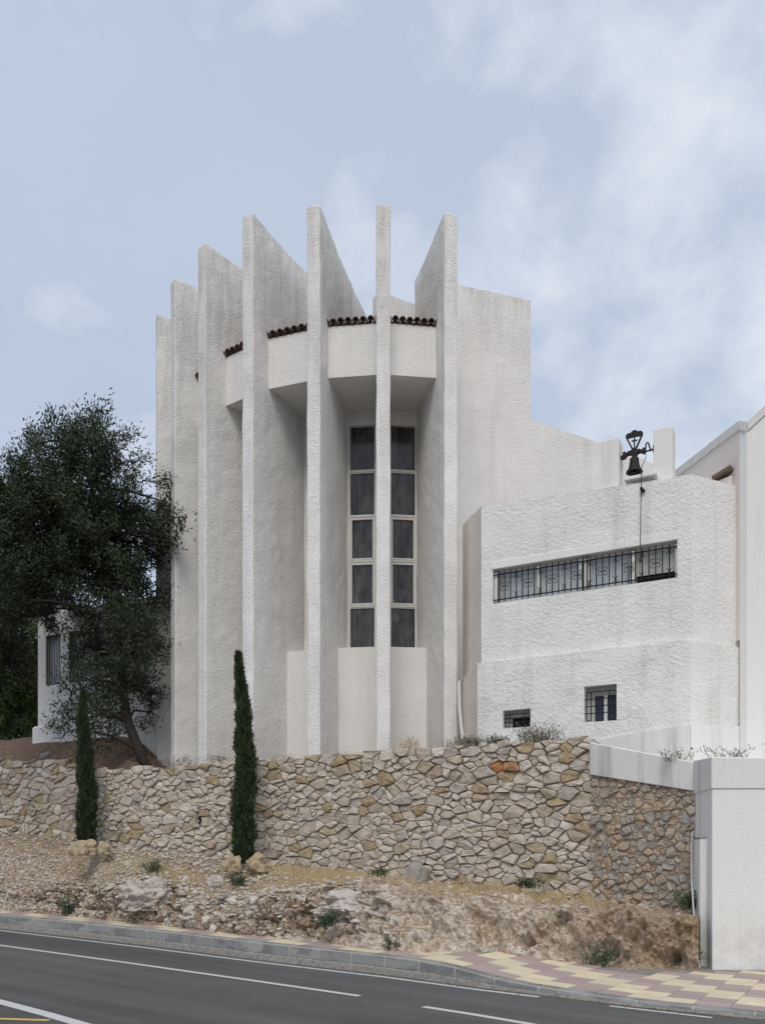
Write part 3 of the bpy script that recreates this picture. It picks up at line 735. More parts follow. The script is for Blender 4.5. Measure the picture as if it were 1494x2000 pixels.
# tiled roof of the apse
mb = MB(); tip = Vector((.02, CYC, 14.2))
for k in range(1, 7):
    a, b = fp(k, S_BAND - .02), fp(k + 1, S_BAND - .02)
    mb.add([(a.x, a.y, Z_BAND + .015), (b.x, b.y, Z_BAND + .015), (lerp(b.x, tip.x, .75), lerp(b.y, tip.y, .75), 13.75), (lerp(a.x, tip.x, .75), lerp(a.y, tip.y, .75), 13.75)], [(0, 1, 2, 3)])
roof = mb.build('roof', M['tile'], church)
for k in range(1, 7):
    a, b = fp(k, S_BAND), fp(k + 1, S_BAND); e = (b - a).normalized(); w = (b - a).length; inn = Vector((-e.y, e.x, 0)); nt = 7
    slope = (inn * math.cos(.42) + Vector((0, 0, 1)) * math.sin(.42)).normalized(); upn = (Vector((0, 0, 1)) * math.cos(.42) - inn * math.sin(.42)).normalized()
    for i in range(nt + 1):
        u = .10 + (w - .2) * i / nt
        for kind in (0, 1):                             # pan tiles below, cover tiles above
            if kind == 0 and i == nt: continue
            uu = u + (0 if kind else (w - .2) / nt / 2)
            o0 = a + e * uu - inn * (.075 if kind else .06) + Vector((0, 0, Z_BAND + (.055 if kind else .07) + random.uniform(-.008, .008))); v = []
            for s_, rr in ((0, .070), (.45, .060)):
                for rr2 in (rr, rr - .016):
                    for q in range(6):
                        t = math.pi * q / 5; sg = 1 if kind else -1
                        v.append(o0 + slope * s_ + e * math.cos(t) * rr2 + upn * math.sin(t) * rr2 * sg)
            f = []
            for q in range(5): f += [(q, q + 1, 12 + q + 1, 12 + q), (6 + q + 1, 6 + q, 18 + q, 18 + q + 1), (q + 1, q, 6 + q, 6 + q + 1), (12 + q, 12 + q + 1, 18 + q + 1, 18 + q)]
            f += [(0, 12, 18, 6), (5, 11, 23, 17)]
            new('roof_tile', meshdata('roof_tile', v, f), M['tile'], roof)
# inner core so that no light comes through the roof
core = [fp(k, S_WALL + .6) for k in range(1, 8)]
# nave: wall standing behind the fins, its flank wall stepping down to the right
def vplane(pts, depth, name, mat, parent, inn):
    """polygon of (world point) extruded by depth along inn"""
    n = len(pts); q = [p + inn * depth for p in pts]; mb = MB().add(list(pts) + q, [tuple(range(n)), tuple(range(n, 2 * n))[::-1]] + [(i, n + i, n + (i + 1) % n, (i + 1) % n) for i in range(n)])
    o = mb.build(name, mat, parent); recalc(o); return o
FLD = Vector((1, .33, 0)).normalized(); FLN = Vector((-.33, 1, 0)).normalized()
def flp(px, z=None, y=None):
    a = ax(px); p0 = Vector((ax(893) * 20.72, 20.72, 0)); Y = (p0.y - .33 * p0.x) / (1 - .33 * a); X = a * Y
    return Vector((X, Y, z if z is not None else EYE + (HY - y) / F * Y))
pts = [flp(850, 3.0), flp(1330, 3.0), flp(1330, y=925), flp(1170, y=865), flp(1036, y=820), flp(1036, y=587), flp(893, y=556), flp(850, y=547)]
def wobble(pts, step=.35, amp=.012):
    o = []
    for i, p in enumerate(pts):
        q = pts[(i + 1) % len(pts)]; n = max(1, int((q - p).length / step))
        for k in range(n): r = p.lerp(q, k / n); o.append(r + FLD * amp * nz(r.x * 3, r.z * 3) + Vector((0, 0, amp * nz(r.x * 3 + 9, r.z * 3))))
    return o
vplane(wobble(pts), 3.0, 'nave_flank_wall', M['flank'], church, FLN)
p1, p2 = PW(740, 569, 21.0), PW(850, 609, 21.62)
vplane([Vector((p1.x, p1.y, 12.5)), Vector((p2.x, p2.y, 12.5)), p2, p1], .3, 'nave_end_wall', M['flank'], church, Vector((-.5, .86, 0)))
# low part of the church at the far left, behind the olive tree
LD = Vector((1, -WS, 0)).normalized(); LN = -WNOR
lA = Vector((ax(75) * 24, 24, 0)); lB = lA + LD * 4.4
def slab(A, D, N, t0, t1, z0, z1, d0, d1):
    p = [A + D * t0 + N * d0, A + D * t1 + N * d0, A + D * t1 + N * d1, A + D * t0 + N * d1]
    return MB().prism([q[:2] for q in p], z0, z1)
side_b = empty('side_building', (lA.x + 1, lA.y + 1, 4.6), 'low white building with barred windows behind the olive tree', 'building')
def wall_open(name, A, D, N, t0, t1, zb, zt, openings, mat, parent, reveal=.22, cell=.3, amp=.012, back=True, thick=.3):
    """front face from A along D, N points inwards; rectangular openings (t0, t1, z0, z1) get reveals"""
    ts = sorted(set([t0, t1] + [x for o in openings for x in o[:2]])); zs = sorted(set([0.0, 1.0]))
    def fill(vals):
        o = []
        for a, b in zip(vals, vals[1:]):
            n = max(1, int(round((b - a) / cell))); o += [a + (b - a) * k / n for k in range(n)]
        return o + [vals[-1]]
    ts = fill(ts); zcuts = sorted(set([zb, min(zt(t0), zt(t1))] + [x for o in openings for x in o[2:4]])); zsl = fill(zcuts)
    idx = {}; v = []; f = []
    def pt(t, z, d): p = A + D * t + N * d; return Vector((p.x, p.y, z))
    def vid(i, k):
        if (i, k) not in idx:
            z = zsl[k] if k < len(zsl) else zt(ts[i]); p = pt(ts[i], z, 0)
            near = any(o[0] - 1e-4 <= ts[i] <= o[1] + 1e-4 and o[2] - 1e-4 <= z <= o[3] + 1e-4 for o in openings)
            if not near and 0 < i < len(ts) - 1: p = p - N * amp * (nz(p.x * 2.2, p.y * 2.2, p.z * 2.2) + .6 * nz(p.x * 6, p.y * 6, p.z * 6)) 
            if k == len(zsl): p.z += 1.6 * amp * nz(p.x * 5, p.y * 5, 3)
            idx[(i, k)] = len(v); v.append(p)
        return idx[(i, k)]
    for i in range(len(ts) - 1):
        tm = (ts[i] + ts[i + 1]) / 2
        for k in range(len(zsl)):
            zm = (zsl[k] + zsl[k + 1]) / 2 if k < len(zsl) - 1 else zsl[-1] + 1e-3
            if any(o[0] < tm < o[1] and o[2] < zm < o[3] for o in openings): continue
            f.append((vid(i, k), vid(i + 1, k), vid(i + 1, k + 1), vid(i, k + 1)))
        b0 = vid(i, len(zsl)); b1 = vid(i + 1, len(zsl)); n = len(v); v += [v[b1] + N * thick, v[b0] + N * thick]; f.append((b0, b1, n, n + 1))
    for a, b, c, d in openings:
        for q in ([(a, c), (b, c)], [(b, c), (b, d)], [(b, d), (a, d)], [(a, d), (a, c)]):
            n = len(v); v += [pt(*q[0], 0), pt(*q[1], 0), pt(*q[1], reveal), pt(*q[0], reveal)]; f.append((n, n + 1, n + 2, n + 3))
    return new(name, meshdata(name, v, f), mat, parent)
lw = []
for (pa, pb) in ((90, 119), (135, 166), (184, 228)):
    def tt(px): a = ax(px); return (a * lA.y - lA.x) / (LD.x - a * LD.y)
    lw.append((tt(pa), tt(pb), 6.38, 7.75))
wall_open('wall', lA, LD, LN, 0, 4.4, 4.3, lambda t: 8.3, lw, M['annex'], side_b)
slab(lA, LD, LN, -.02, 4.4, 4.3, 8.28, .28, 3.0).build('building_core', M['annex'], side_b)
ends = wall_open('end_wall', lA + LN * 2.5, -LN, LD, 0, 2.5, 4.3, lambda t: 8.3, [], M['annex'], side_b)
mb = slab(lA, LD, LN, -.14, 4.4, 4.2, 5.28, -.12, .0); mb.build('plinth', M['annex'], side_b, bevel=.08)
for o in lw:
    w = slab(lA, LD, LN, o[0] + .002, o[1] - .002, o[2] + .002, o[3] - .002, .16, .18).build('window', M['frosted'], side_b)
    gr = MB()
    for t in (o[0] + .02, o[1] - .02): gr.tube([lA + LD * t + LN * .05 + Vector((0, 0, o[2] + .02)), lA + LD * t + LN * .05 + Vector((0, 0, o[3] - .02))], .014, 5)
    for z in (o[2] + .03, o[3] - .03): gr.tube([lA + LD * o[0] + LN * .05 + Vector((0, 0, z)), lA + LD * o[1] + LN * .05 + Vector((0, 0, z))], .014, 5)
    go = gr.build('window_grille', M['iron'], side_b)
    for q in range(1, 6):
        t = lerp(o[0], o[1], q / 6); MB().tube([lA + LD * t + LN * .05 + Vector((0, 0, o[2] + .03)), lA + LD * t + LN * .05 + Vector((0, 0, o[3] - .03))], .009, 5).build('bar', M['iron'], go)

# ------------------------------------------------------------------ annex with the bell
annex = empty('annex_building', (4, 17, 3.2), 'low white rough-stuccoed annex with a long barred window strip', 'building')
AO = Vector((1.92, 16.92, 0)); AD = Vector((.8875, -.4608, 0)); AN = Vector((.4608, .8875, 0))   # AN points inwards
def at(px):
    a = ax(px); return (a * AO.y - AO.x) / (AD.x - a * AD.y)
def apt(t, z, d=0): p = AO + AD * t + AN * d; return Vector((p.x, p.y, z))
T1 = at(1350); ZT0, ZT1 = 8.49, 8.30; ZL = 5.40
def ztop(t): return lerp(ZT0, ZT1, t / T1)
strip = (at(962), at(1322), 6.55, 7.21)
wall_open('facade', AO, AD, AN, 0, T1, ZL - .02, ztop, [strip], M['annex'], annex, .24, .22)
B1 = apt(T1, 0); CHD = Vector((1, .42, 0)).normalized(); CHN = Vector((-.42, 1, 0)).normalized()
a = ax(1444); lc = (a * B1.y - B1.x) / (CHD.x - a * CHD.y)
wall_open('chamfer_wall', B1, CHD, CHN, 0, lc, ZL - .02, lambda t: 8.30 - .015 * t, [], M['annex'], annex, .2, .22)
SB = Vector((1.735, 18.85, 0)); SDv = (AO - SB); sl = SDv.length; SDv.normalize(); SNv = Vector((-SDv.y, SDv.x, 0))
wall_open('side_wall', SB, SDv, SNv, 0, sl, ZL - .02, lambda t: lerp(8.86, 8.49, t / sl), [], M['cream_bounce'], annex, .2, .3)
# lower storey stands a little forward with a rough ledge
PR = .14
lo_w = [(at(986), at(1040), 0, 0), (at(1143), at(1207), 0, 0)]
def zpx(px, py, d=0): t = at(px); return EYE + (HY - py) / F * (apt(t, 0).y)
ow = [(at(986.5), at(1040), zpx(1013, 1423), zpx(1013, 1388)), (at(1144), at(1207), zpx(1175, 1411), zpx(1175, 1341))]
AO2 = AO - AN * PR - AD * .03
off = .03
ow2 = [(o[0] + off, o[1] + off, o[2], o[3]) for o in ow]
wall_open('lower_facade', AO2, AD, AN, 0, T1 + off, 2.6, lambda t: ZL + .012 * nz(t * 4, 2), ow2, M['annex'], annex, .26, .2, .016, thick=.12)
B2 = AO2 + AD * (T1 + off); a = ax(1464); lc2 = (a * B2.y - B2.x) / (CHD.x - a * CHD.y)
wall_open('lower_chamfer_wall', B2, CHD, CHN, 0, lc2, 2.6, lambda t: ZL - .03 * t, [], M['annex'], annex, .2, .22, thick=.12)
SB2 = SB - SNv * 0 + (AO2 - AO); wall_open('lower_side_wall', SB2, SDv, SNv, 0, (AO2 - SB2).length, 2.6, lambda t: ZL, [], M['cream_bounce'], annex, .2, .3, thick=.12)
# body behind the facades
MB().prism([(apt(.25, 0, .3))[:2], (apt(T1 - .1, 0, .3))[:2], (B1 + CHD * (lc - .1) + CHN * .3)[:2], (B1 + CHD * (lc - .1) + CHN * 2.4)[:2], (SB + Vector((.35, -.1, 0)))[:2]], 2.6, [8.42, 8.24, 8.2, 8.3, 8.5]).build('roof_slab', M['plaster'], annex)
# smooth plaster skirt by the steps
sk = [(1168, 1447), (1250, 1431), (1330, 1419), (1349, 1416)]
pt_ = [apt(at(px) , EYE + (HY - py) / F * (apt(at(px), 0).y - .1), -PR - .03) for px, py in sk]
low = [Vector((p.x, p.y, 2.7)) for p in pt_]
vplane(low + pt_[::-1], .09, 'plaster_skirt', M['plaster_stained'], annex, AN)
p0 = B2 + CHN * -.03; e = [p0 + CHD * -.015, p0 + CHD * lc2]
vplane([Vector((e[0].x, e[0].y, 2.7)), Vector((e[1].x, e[1].y, 2.7)), Vector((e[1].x, e[1].y, 3.98)), Vector((e[0].x, e[0].y, 3.93))], .09, 'plaster_skirt', M['plaster'], annex, CHN)
# long window strip: frames, panes, blind
def aslab(t0, t1, z0, z1, d0, d1, o=AO): return slab(o, AD, AN, t0, t1, z0, z1, d0, d1)
ws = aslab(strip[0] + .002, strip[1] - .002, strip[2] + .001, strip[2] + .04, .14, .20).build('strip_window', M['frame'], annex)
aslab(strip[0] + .002, strip[1] - .002, strip[3] - .045, strip[3] - .001, .14, .20).build('head_frame', M['frame'], ws)
for pa, pb in ((963.5, 971), (1047, 1051.5), (1129.5, 1133), (1137, 1151), (1224.5, 1228), (1232, 1239), (1317, 1321)):
    aslab(at(pa), at(pb), strip[2] + .042, strip[3] - .047, .06, .195).build('mullion', M['frame'], ws)
for pa, pb in ((971, 1047), (1051.5, 1129.5), (1151, 1224.5)):
    aslab(at(pa) + .002, at(pb) - .002, strip[2] + .042, strip[3] - .047, .165, .175).build('pane', M['frosted'], ws)
aslab(at(1239) + .002, at(1317) - .002, strip[2] + .17, strip[3] - .047, .165, .172).build('roller_blind', M['blind'], ws)
aslab(strip[0], strip[1], strip[2] - .02, strip[3] + .02, .235, .26).build('dark_interior', M['dark'], ws)
# flat plaster lintel band above the strip
lt = MB(); tA, tB = at(958), at(1325)
aslab(tA, tB, strip[3] + .005, strip[3] + .15, -.010, .05).build('lintel', M['annex_smooth'], annex, bevel=.006)
# its ironwork
gz0, gz1 = strip[2] + .075, strip[3] - .10; gd = .035
g_ = MB().tube([apt(strip[0] - .0, gz1, gd), apt(strip[1] + .0, gz1, gd)], .012, 6).build('window_grille', M['iron'], annex)
MB().tube([apt(strip[0], gz0, gd), apt(strip[1], gz0, gd)], .012, 6).build('rail', M['iron'], g_)
barm = meshdata('bar', *(lambda m: (m.v, m.f))(MB().tube([(0, 0, strip[2] + .03), (0, 0, strip[3] - .04)], .0105, 6))); barm.materials.append(M['iron'])
nb = 28; tb0, tb1 = at(973), at(1306)
bts = [tb0 + (tb1 - tb0) * i / (nb - 1) for i in range(nb)]
for t in bts + [strip[0] + .10, at(1145)]:
    o = bpy.data.objects.new('bar', barm); COL.objects.link(o); p = apt(t, 0, gd); o.parent = g_; o.location = p
def scroll(t, z, name):
    mb = MB()
    for sx in (-1, 1):
        for sz in (-1, 1):
            pts = []
            for q in range(15):
                k = q / 14; ang = -math.pi / 2 + k * 1.55 * math.pi; r = .042 * (1 - .45 * k)
                pts.append(apt(t + sx * (.052 + math.cos(ang) * r * .95 - .0), z + sz * (.052 + math.sin(ang) * r * .95), gd - .012))
            pts = [apt(t + sx * .008, z, gd - .012)] + pts
            mb.tube(pts, .0058, 4)
    mb.build('scroll', M['iron'], g_)
def cross_twig(t, z):
    mb = MB()
    for sx in (-1, 1):
        mb.tube([apt(t + sx * .05, z + .062, gd - .012), apt(t + sx * .018, z + .03, gd - .012), apt(t + sx * .008, z, gd - .012), apt(t + sx * .018, z - .03, gd - .012), apt(t + sx * .05, z - .062, gd - .012)], .006, 4)
    mb.build('scroll', M['iron'], g_)
for i in range(1, nb, 4): scroll(bts[i], (gz0 + gz1) / 2, 's')
for i in range(3, nb, 4):
    for z in (gz1 - .06, gz0 + .06): cross_twig(bts[i], z)
# the two small lower windows
def small_window(o, kind):
    t0, t1, z0, z1 = o; D = -PR
    def sl_(ta, tb, za, zb, d0, d1): return aslab(ta, tb, za, zb, D + d0, D + d1)
    mb = sl_(t0, t1, z0 - .02, z1 + .02, .255, .28); w = mb.build('window', M['dark'], annex)
    mid = lerp(t0, t1, .60 if kind else .5)
    if kind:
        sl_(t0 + .002, t0 + .15, z0 + .002, z1 - .002, .19, .25).build('jamb_panel', M['blind'], w)
        sl_(mid - .03, mid + .03, z0 + .002, z1 - .16, .17, .25).build('mullion', M['frame'], w)
        sl_(t0 + .152, t1 - .002, z1 - .158, z1 - .002, .18, .25).build('head_panel', M['blind'], w)
        for ta, tb in ((t0 + .153, mid - .032), (mid + .032, t1 - .004)):
            s = sl_(ta, tb, z0 + .004, z1 - .162, .2, .25).build('shutter', M['shutter'], w)
            for za, zb in ((z0 + .05, z0 + .2), (z0 + .25, z1 - .22)): sl_(ta + .04, tb - .03, za, zb, .188, .199).build('panel', M['shutter'], w)
    else:
        sl_(t0 + .002, t0 + .12, z0 + .002, z1 - .002, .19, .25).build('jamb_panel', M['blind'], w)
        sl_(t0 + .122, t1 - .002, z1 - .13, z1 - .002, .18, .25).build('head_panel', M['blind'], w)
    iz0, iz1, it0, it1 = z0 + .035, z1 - (.10 if kind else .075), t0 + .03, t1 - .02
    def bar(ta, za, tb, zb): return MB().tube([apt(ta, za, D + .06), apt(tb, zb, D + .06)], .0095, 5)
    gg = bar(it0, iz1, it1, iz1).build('window_grille', M['iron'], annex)
    for t in (it0, it0 + .085, it1 - .12, it1): bar(t, iz0, t, iz1).build('bar', M['iron'], gg)
    nh = 4 if kind else 3
    for i in range(nh):
        z = lerp(iz0, iz1, i / nh)
        if i == 0 : bar(it0, z, it0 + .085, z).build('bar', M['iron'], gg); bar(it1 - .12, z, it1, z).build('bar', M['iron'], gg)
        else: bar(t0 + .004, z, t1 - .004, z).build('bar', M['iron'], gg)
small_window(ow[0], 0); small_window(ow[1], 1)
# bell pillars on the parapet
for pa, pb in ((1172, 1205.5), (1273.5, 1310)):
    aslab(at(pa), at(pb), 8.1, 9.28, .10, .46).build('bell_pillar', M['plaster'], annex, bevel=.012)
aslab(at(1219), at(1283), 8.405, 8.47, -.05, .25).build('bell_sill', M['plaster'], annex, bevel=.01)
# the bell itself
bt = at(1241.5) - .085; bd = .28; bzz = EYE + (HY - 884) / F * apt(bt, 0, bd).y
def bp(u, z, d=0): return apt(bt + u, bzz + z, bd + d)
belle = empty('church_bell', bp(0, -.3), 'dark iron bell with cross-topped yoke hanging between two white pillars', 'bell')
prof = [(.0, -.085), (.055, -.087), (.078, -.11), (.083, -.17), (.092, -.23), (.108, -.285), (.135, -.33), (.150, -.352), (.150, -.362), (.12, -.355), (.085, -.28), (.06, -.12), (0, -.10)]
v = []; f = []; ns = 28
for r, z in prof:
    for q in range(ns):
        t = 2 * math.pi * q / ns; v.append(bp(r * math.cos(t), z, r * math.sin(t)))
for i in range(len(prof) - 1):
    for q in range(ns): f.append((i * ns + q, i * ns + (q + 1) % ns, (i + 1) * ns + (q + 1) % ns, (i + 1) * ns + q))
new('bell', meshdata('bell', v, f, True), M['bell'], belle)
MB().tube([bp(0, -.10), bp(0, -.30), bp(0, -.37)], [.012, .014, .026], 8).build('clapper', M['bell'], belle)
def plate(poly, th, name, holes=None):
    n = len(poly); v = [bp(u, z, -th) for u, z in poly] + [bp(u, z, th) for u, z in poly]
    o = MB().add(v, [tuple(range(n)), tuple(range(n, 2 * n))[::-1]] + [(i, n + i, n + (i + 1) % n, (i + 1) % n) for i in range(n)]).build(name, M['bell'], belle); recalc(o)
half = [(0, .07), (.03, .075), (.05, .04), (.085, .03), (.10, .04), (.12, .015), (.15, .02), (.165, .05), (.185, .03), (.20, .035), (.20, -.035), (.165, -.06), (.11, -.02), (.06, -.03), (.03, -.09), (0, -.09)]
plate([(-u, z) for u, z in half[::-1]] + half[1:-1], .045, 'yoke')
# trefoil crest: lobed head, two slanting struts, a small cross
lob = []
for cx_, cz_, r_, a0, a1 in ((-.10, .315, .055, 200, 95), (0, .335, .07, 150, 30), (.10, .315, .055, 85, -20)):
    for q in range(8):
        t = math.radians(lerp(a0, a1, q / 7)); lob.append((cx_ + r_ * math.cos(t), cz_ + r_ * math.sin(t)))
plate(lob + [(.13, .275), (.0, .285), (-.13, .275)], .018, 'crest_head')
for sx in (-1, 1):
    plate([(sx * .155, .30), (sx * .115, .28), (sx * .018, .07), (sx * .05, .07)], .015, 'crest_strut')
plate([(-.011, .07), (.011, .07), (.011, .205), (.05, .205), (.05, .228), (.011, .228), (.011, .30), (-.011, .30), (-.011, .228), (-.05, .228), (-.05, .205), (-.011, .205)], .010, 'cross')
ua, ub = at(1205.5) - bt, at(1273.5) - bt
MB().tube([bp(ua - .02, -.02), bp(ub + .02, -.02)], .016, 8).build('axle', M['bell'], belle)
MB().obox(bp(ua + .03, -.05), AD, AN, (0, 0, 1), .05, .04, .028).build('bearing', M['bell'], belle)
MB().obox(bp(ub - .02, -.01), AD, AN, (0, 0, 1), .018, .03, .06).build('bearing', M['bell'], belle)
MB().tube([bp(.20, .02), bp(.205, .11), bp(.225, .135), bp(.25, .12), bp(.265, .05), bp(.285, -.01), bp(.33, -.005)], .014, 6).build('crank', M['bell'], belle)
MB().tube([bp(.20, .10), bp(.20, .05), bp(.205, -.13)], .006, 5).build('crank_link', M['bell'], belle)
# pull rope running over a small pulley
pz = EYE + (HY - 958) / F * apt(at(1253.5), 0).y
pul = empty('rope_pulley', apt(at(1255), pz), 'small black rope pulley fixed to the stucco below the bell', 'pulley')
MB().obox(apt(at(1255.5), pz - .02, -.03), AD, AN, (0, 0, 1), .035, .03, .018).build('bracket', M['iron'], pul)
pv = MB(); pv.tube([apt(at(1253.5) , pz + .01, -.075), apt(at(1253.5), pz + .01, -.035)], .03, 10).build('wheel', M['iron'], pul)
zt_ = EYE + (HY - 1094) / F * apt(at(1251), 0).y
ro = MB().tube([bp(.205, -.12), bp(.16, -.42, -.22), apt(at(1254), 8.50, -.07), apt(at(1253.2), pz, -.068), apt(at(1252.3), 7.8, -.068), apt(at(1251.2), zt_ + .02, -.06)], .0065, 5)
ro = ro.build('bell_rope', M['rope']); tag(ro, 'thin dark bell rope hanging down to the barred window strip', 'rope')
MB().tube([apt(at(1251.2), zt_ + .06, -.06), apt(at(1251.2), zt_ - .03, -.06), apt(at(1251.2), zt_ - .06, -.06)], [.008, .022, .016], 7).build('rope_knot', M['rope'], ro)
# drain pipe in the gap between church and annex
dp = MB().tube([PW(896.5, 1330, 17.75), PW(897, 1380, 17.75), PW(901, 1425, 17.72), PW(904, 1446, 17.70)], .032, 8).build('drain_pipe', M['plaster']); tag(dp, 'pale slanting drain pipe in the gap between fins and annex', 'pipe')

# ------------------------------------------------------------------ tall house at the right edge
house = empty('white_house', (7.5, 16.5, 2.5), 'tall smooth white house with grey coping at the right edge', 'house')
h0, h1, h2 = Vector((ax(1300) * 18.6, 18.6, 0)), Vector((ax(1444) * 15.38, 15.38, 0)), Vector((ax(1457.5) * 15.25, 15.25, 0))
h3 = h2 + Vector((3.2, -.25, 0))
zz0, zz1, zz2 = EYE + (HY - 934) / F * 18.6, EYE + (HY - 822) / F * 15.38, EYE + (HY - 824) / F * 15.25
zz3 = zz2 + 2.9
def pan(a, b, za, zb, z0, name, mat, inn, th=.3): return vplane([Vector((a.x, a.y, z0)), Vector((b.x, b.y, z0)), Vector((b.x, b.y, zb)), Vector((a.x, a.y, za))], th, name, mat, house, inn)
i01 = Vector(((h1 - h0).y * -1, (h1 - h0).x, 0)).normalized(); i12 = Vector((-(h2 - h1).y, (h2 - h1).x, 0)).normalized(); i23 = Vector((-(h3 - h2).y, (h3 - h2).x, 0)).normalized()
CO = .16
pan(h0, h1, zz0 - CO, zz1 - CO, 5.5, 'side_wall', M['plaster_pink'], i01)
pan(h1, h2, zz1 - CO, zz2 - CO, 2.0, 'corner_wall', M['plaster'], i12)
pan(h2, h3, zz2 - CO, zz3 - CO, 2.0, 'front_wall', M['plaster'], i23)
M['coping'] = simple('coping_grey', (.72, .70, .68), .8, 0, .1, 5)
def cop(a, b, za, zb, inn):
    return vplane([Vector((a.x, a.y, za - CO)) - inn * .03, Vector((b.x, b.y, zb - CO)) - inn * .03, Vector((b.x, b.y, zb)) - inn * .03, Vector((a.x, a.y, za)) - inn * .03], .36, 'coping', M['coping'], house, inn)
cm = h0.lerp(h1, .63); zm = lerp(zz0, zz1, .63)
g_v = (h1 - h0).normalized() * .006
cop(h0, cm - g_v, zz0, zm - .003, i01); cop(cm + g_v, h1 - g_v, zm + .003, zz1 - .003, i01); cop(h1 + (h2 - h1) * .03, h2 - (h2 - h1) * .03, zz1, zz2, i12); cop(h2 + (h3 - h2).normalized() * .008, h3, zz2, zz3, i23)
vplane([Vector((h0.x, h0.y, 5.5)) + i01 * .4, Vector((h1.x, h1.y, 5.5)) + i01 * .4, Vector((h1.x, h1.y, zz1 - .4)) + i01 * .4, Vector((h0.x, h0.y, zz0 - .4)) + i01 * .4], 3.0, 'house_core', M['plaster'], house, i01)
# little niche wall with brown eave board just above the annex parapet
q0, q1 = PW(1392, 939, 15.95), PW(1428, 917, 15.55); inn = Vector((.62, .78, 0))
vplane([Vector((q0.x, q0.y, 8.2)), Vector((q1.x, q1.y, 8.2)), q1 - Vector((0, 0, .1)), q0 - Vector((0, 0, .04))], .25, 'niche_wall', M['plaster_pink'], house, inn)
vplane([q0 - inn * .08, q1 - inn * .08, q1 - inn * .08 + Vector((0, 0, .06)), q0 - inn * .08 + Vector((0, 0, .06))], .3, 'eave_board', M['wood'], house, inn)

# ------------------------------------------------------------------ garage block, its post and the slanting parapet
gar = empty('garage_block', (6.0, 12.6, .1), 'smooth white flat-topped garage block standing on the pavement', 'building')
gA = Vector((ax(1390) * 12.1, 12.1, 0)); gB = Vector((ax(1352) * 13.15, 13.15, 0)); gC = Vector((gA.x + 3.2, 12.02, 0)); gD = Vector((gA.x + 3.2, 15.5, 0)); gE = Vector((gB.x, 15.4, 0))
zg = EYE + (HY - 1480) / F * 12.1
MB().prism([gA[:2], gC[:2], gD[:2], gE[:2], gB[:2]], -.2, [zg, zg - .06, zg, zg + .1, EYE + (HY - 1488) / F * 13.15]).build('wall', M['garage'], gar, bevel=.012)
MB().prism([(gA - Vector((.015, .018, 0)))[:2], (gC - Vector((0, .018, 0)))[:2], (gC + Vector((0, .2, 0)))[:2], (gB + Vector((.2, 0, 0)))[:2], (gB - Vector((.015, .0, 0)))[:2]], EYE + (HY - 1541) / F * 12.1, [zg + .012, zg - .048, zg - .04, zg, EYE + (HY - 1486) / F * 13.15]).build('upper_band', M['plaster_stained'], gar, bevel=.012)
# post at its side
pq0, pq1 = Vector((ax(1366.5) * 12.42, 12.42, 0)), Vector((ax(1353) * 12.95, 12.95, 0))
zp = EYE + (HY - 1637) / F * 12.42
post = empty('wall_post', (pq0.x, pq0.y, .1), 'low white square post leaning against the side of the garage block', 'post')
MB().prism([(pq0.x - .005, pq0.y), (pq0.x + .10, pq0.y - .06), (pq0.x + .16, pq0.y + .55), (pq1.x, pq1.y)], -.1, zp).build('shaft', M['garage'], post, bevel=.015)
MB().prism([(pq0.x - .008, pq0.y - .006), (pq0.x + .10, pq0.y - .068), (pq0.x + .15, pq0.y + .5), (pq1.x - .006, pq1.y + .004)], zp + .001, zp + .010).build('cap', M['concrete'], post)
# white cable hanging down beside the post
cb = MB().tube([PW(1351, 1625, 12.90), PW(1349.5, 1660, 12.84), PW(1350, 1720, 12.70), PW(1353, 1770, 12.52), PW(1358, 1815, 12.36), PW(1361, 1860, 12.26), PW(1366, 1893, 12.20)], .013, 6)
cb = cb.build('wall_cable', M['cable']); tag(cb, 'thin white cable sagging down the corner beside the garage post', 'cable')
# slanting parapet above the cobble wall
pz0, pz1 = EYE + (HY - 1450) / F * r0.y, EYE + (HY - 1488) / F * r1.y; cz0, cz1 = cob_top(0) + .004, cob_top(LR) + .004
A_, B_ = r0 + RNOR * .05 - RDIR * .02, r1 + RNOR * .05 - RDIR * .03
par = vplane([Vector((A_.x, A_.y, cz0 - .03)), Vector((B_.x, B_.y, cz1 - .03)), Vector((B_.x, B_.y, pz1)), Vector((A_.x, A_.y, pz0))], .2, 'stair_parapet', M['plaster_stained'], None, -RNOR)
tag(par, 'stained white parapet slanting down above the brown cobble wall', 'parapet')
m = par.modifiers.new('bevel', 'BEVEL'); m.width = .012; m.segments = 2

# ------------------------------------------------------------------ loose rock
def rock_mesh(r, R, flat=.7, n=1, jag=.35, fine=0):
    bm = bmesh.new(); bmesh.ops.create_icosphere(bm, subdivisions=n, radius=1.0)
    off = R.uniform(0, 100); sx, sy, sz = R.uniform(.75, 1.3), R.uniform(.75, 1.2), flat * R.uniform(.8, 1.2)
    for v in bm.verts:
        c = v.co; k = 1 + jag * nz(c.x * 1.3 + off, c.y * 1.3, c.z * 1.3) + jag * .5 * nz(c.x * 3 + off, c.y * 3, c.z * 3)
        if fine: k += fine * fbm(c.x * 4 + off, c.y * 4, c.z * 5, 4) - fine * 1.2 * abs(nz(c.x * 2.2, c.y * 2.2 + off, c.z * 3))
        v.co = Vector((c.x * sx, c.y * sy, c.z * sz)) * k * r
        if v.co.z < -r * .45: v.co.z = -r * .45
    me = bpy.data.meshes.new('rock'); bm.to_mesh(me); bm.free(); return me
RR = random.Random(5)
protos = [rock_mesh(1.0, RR, .75, 1, .75 if i < 8 else .4) for i in range(14)]
def strip_mesh(me): 
    return np.array([tuple(v.co) for v in me.vertices]), [tuple(p.vertices) for p in me.polygons]
pd = [strip_mesh(p) for p in protos]
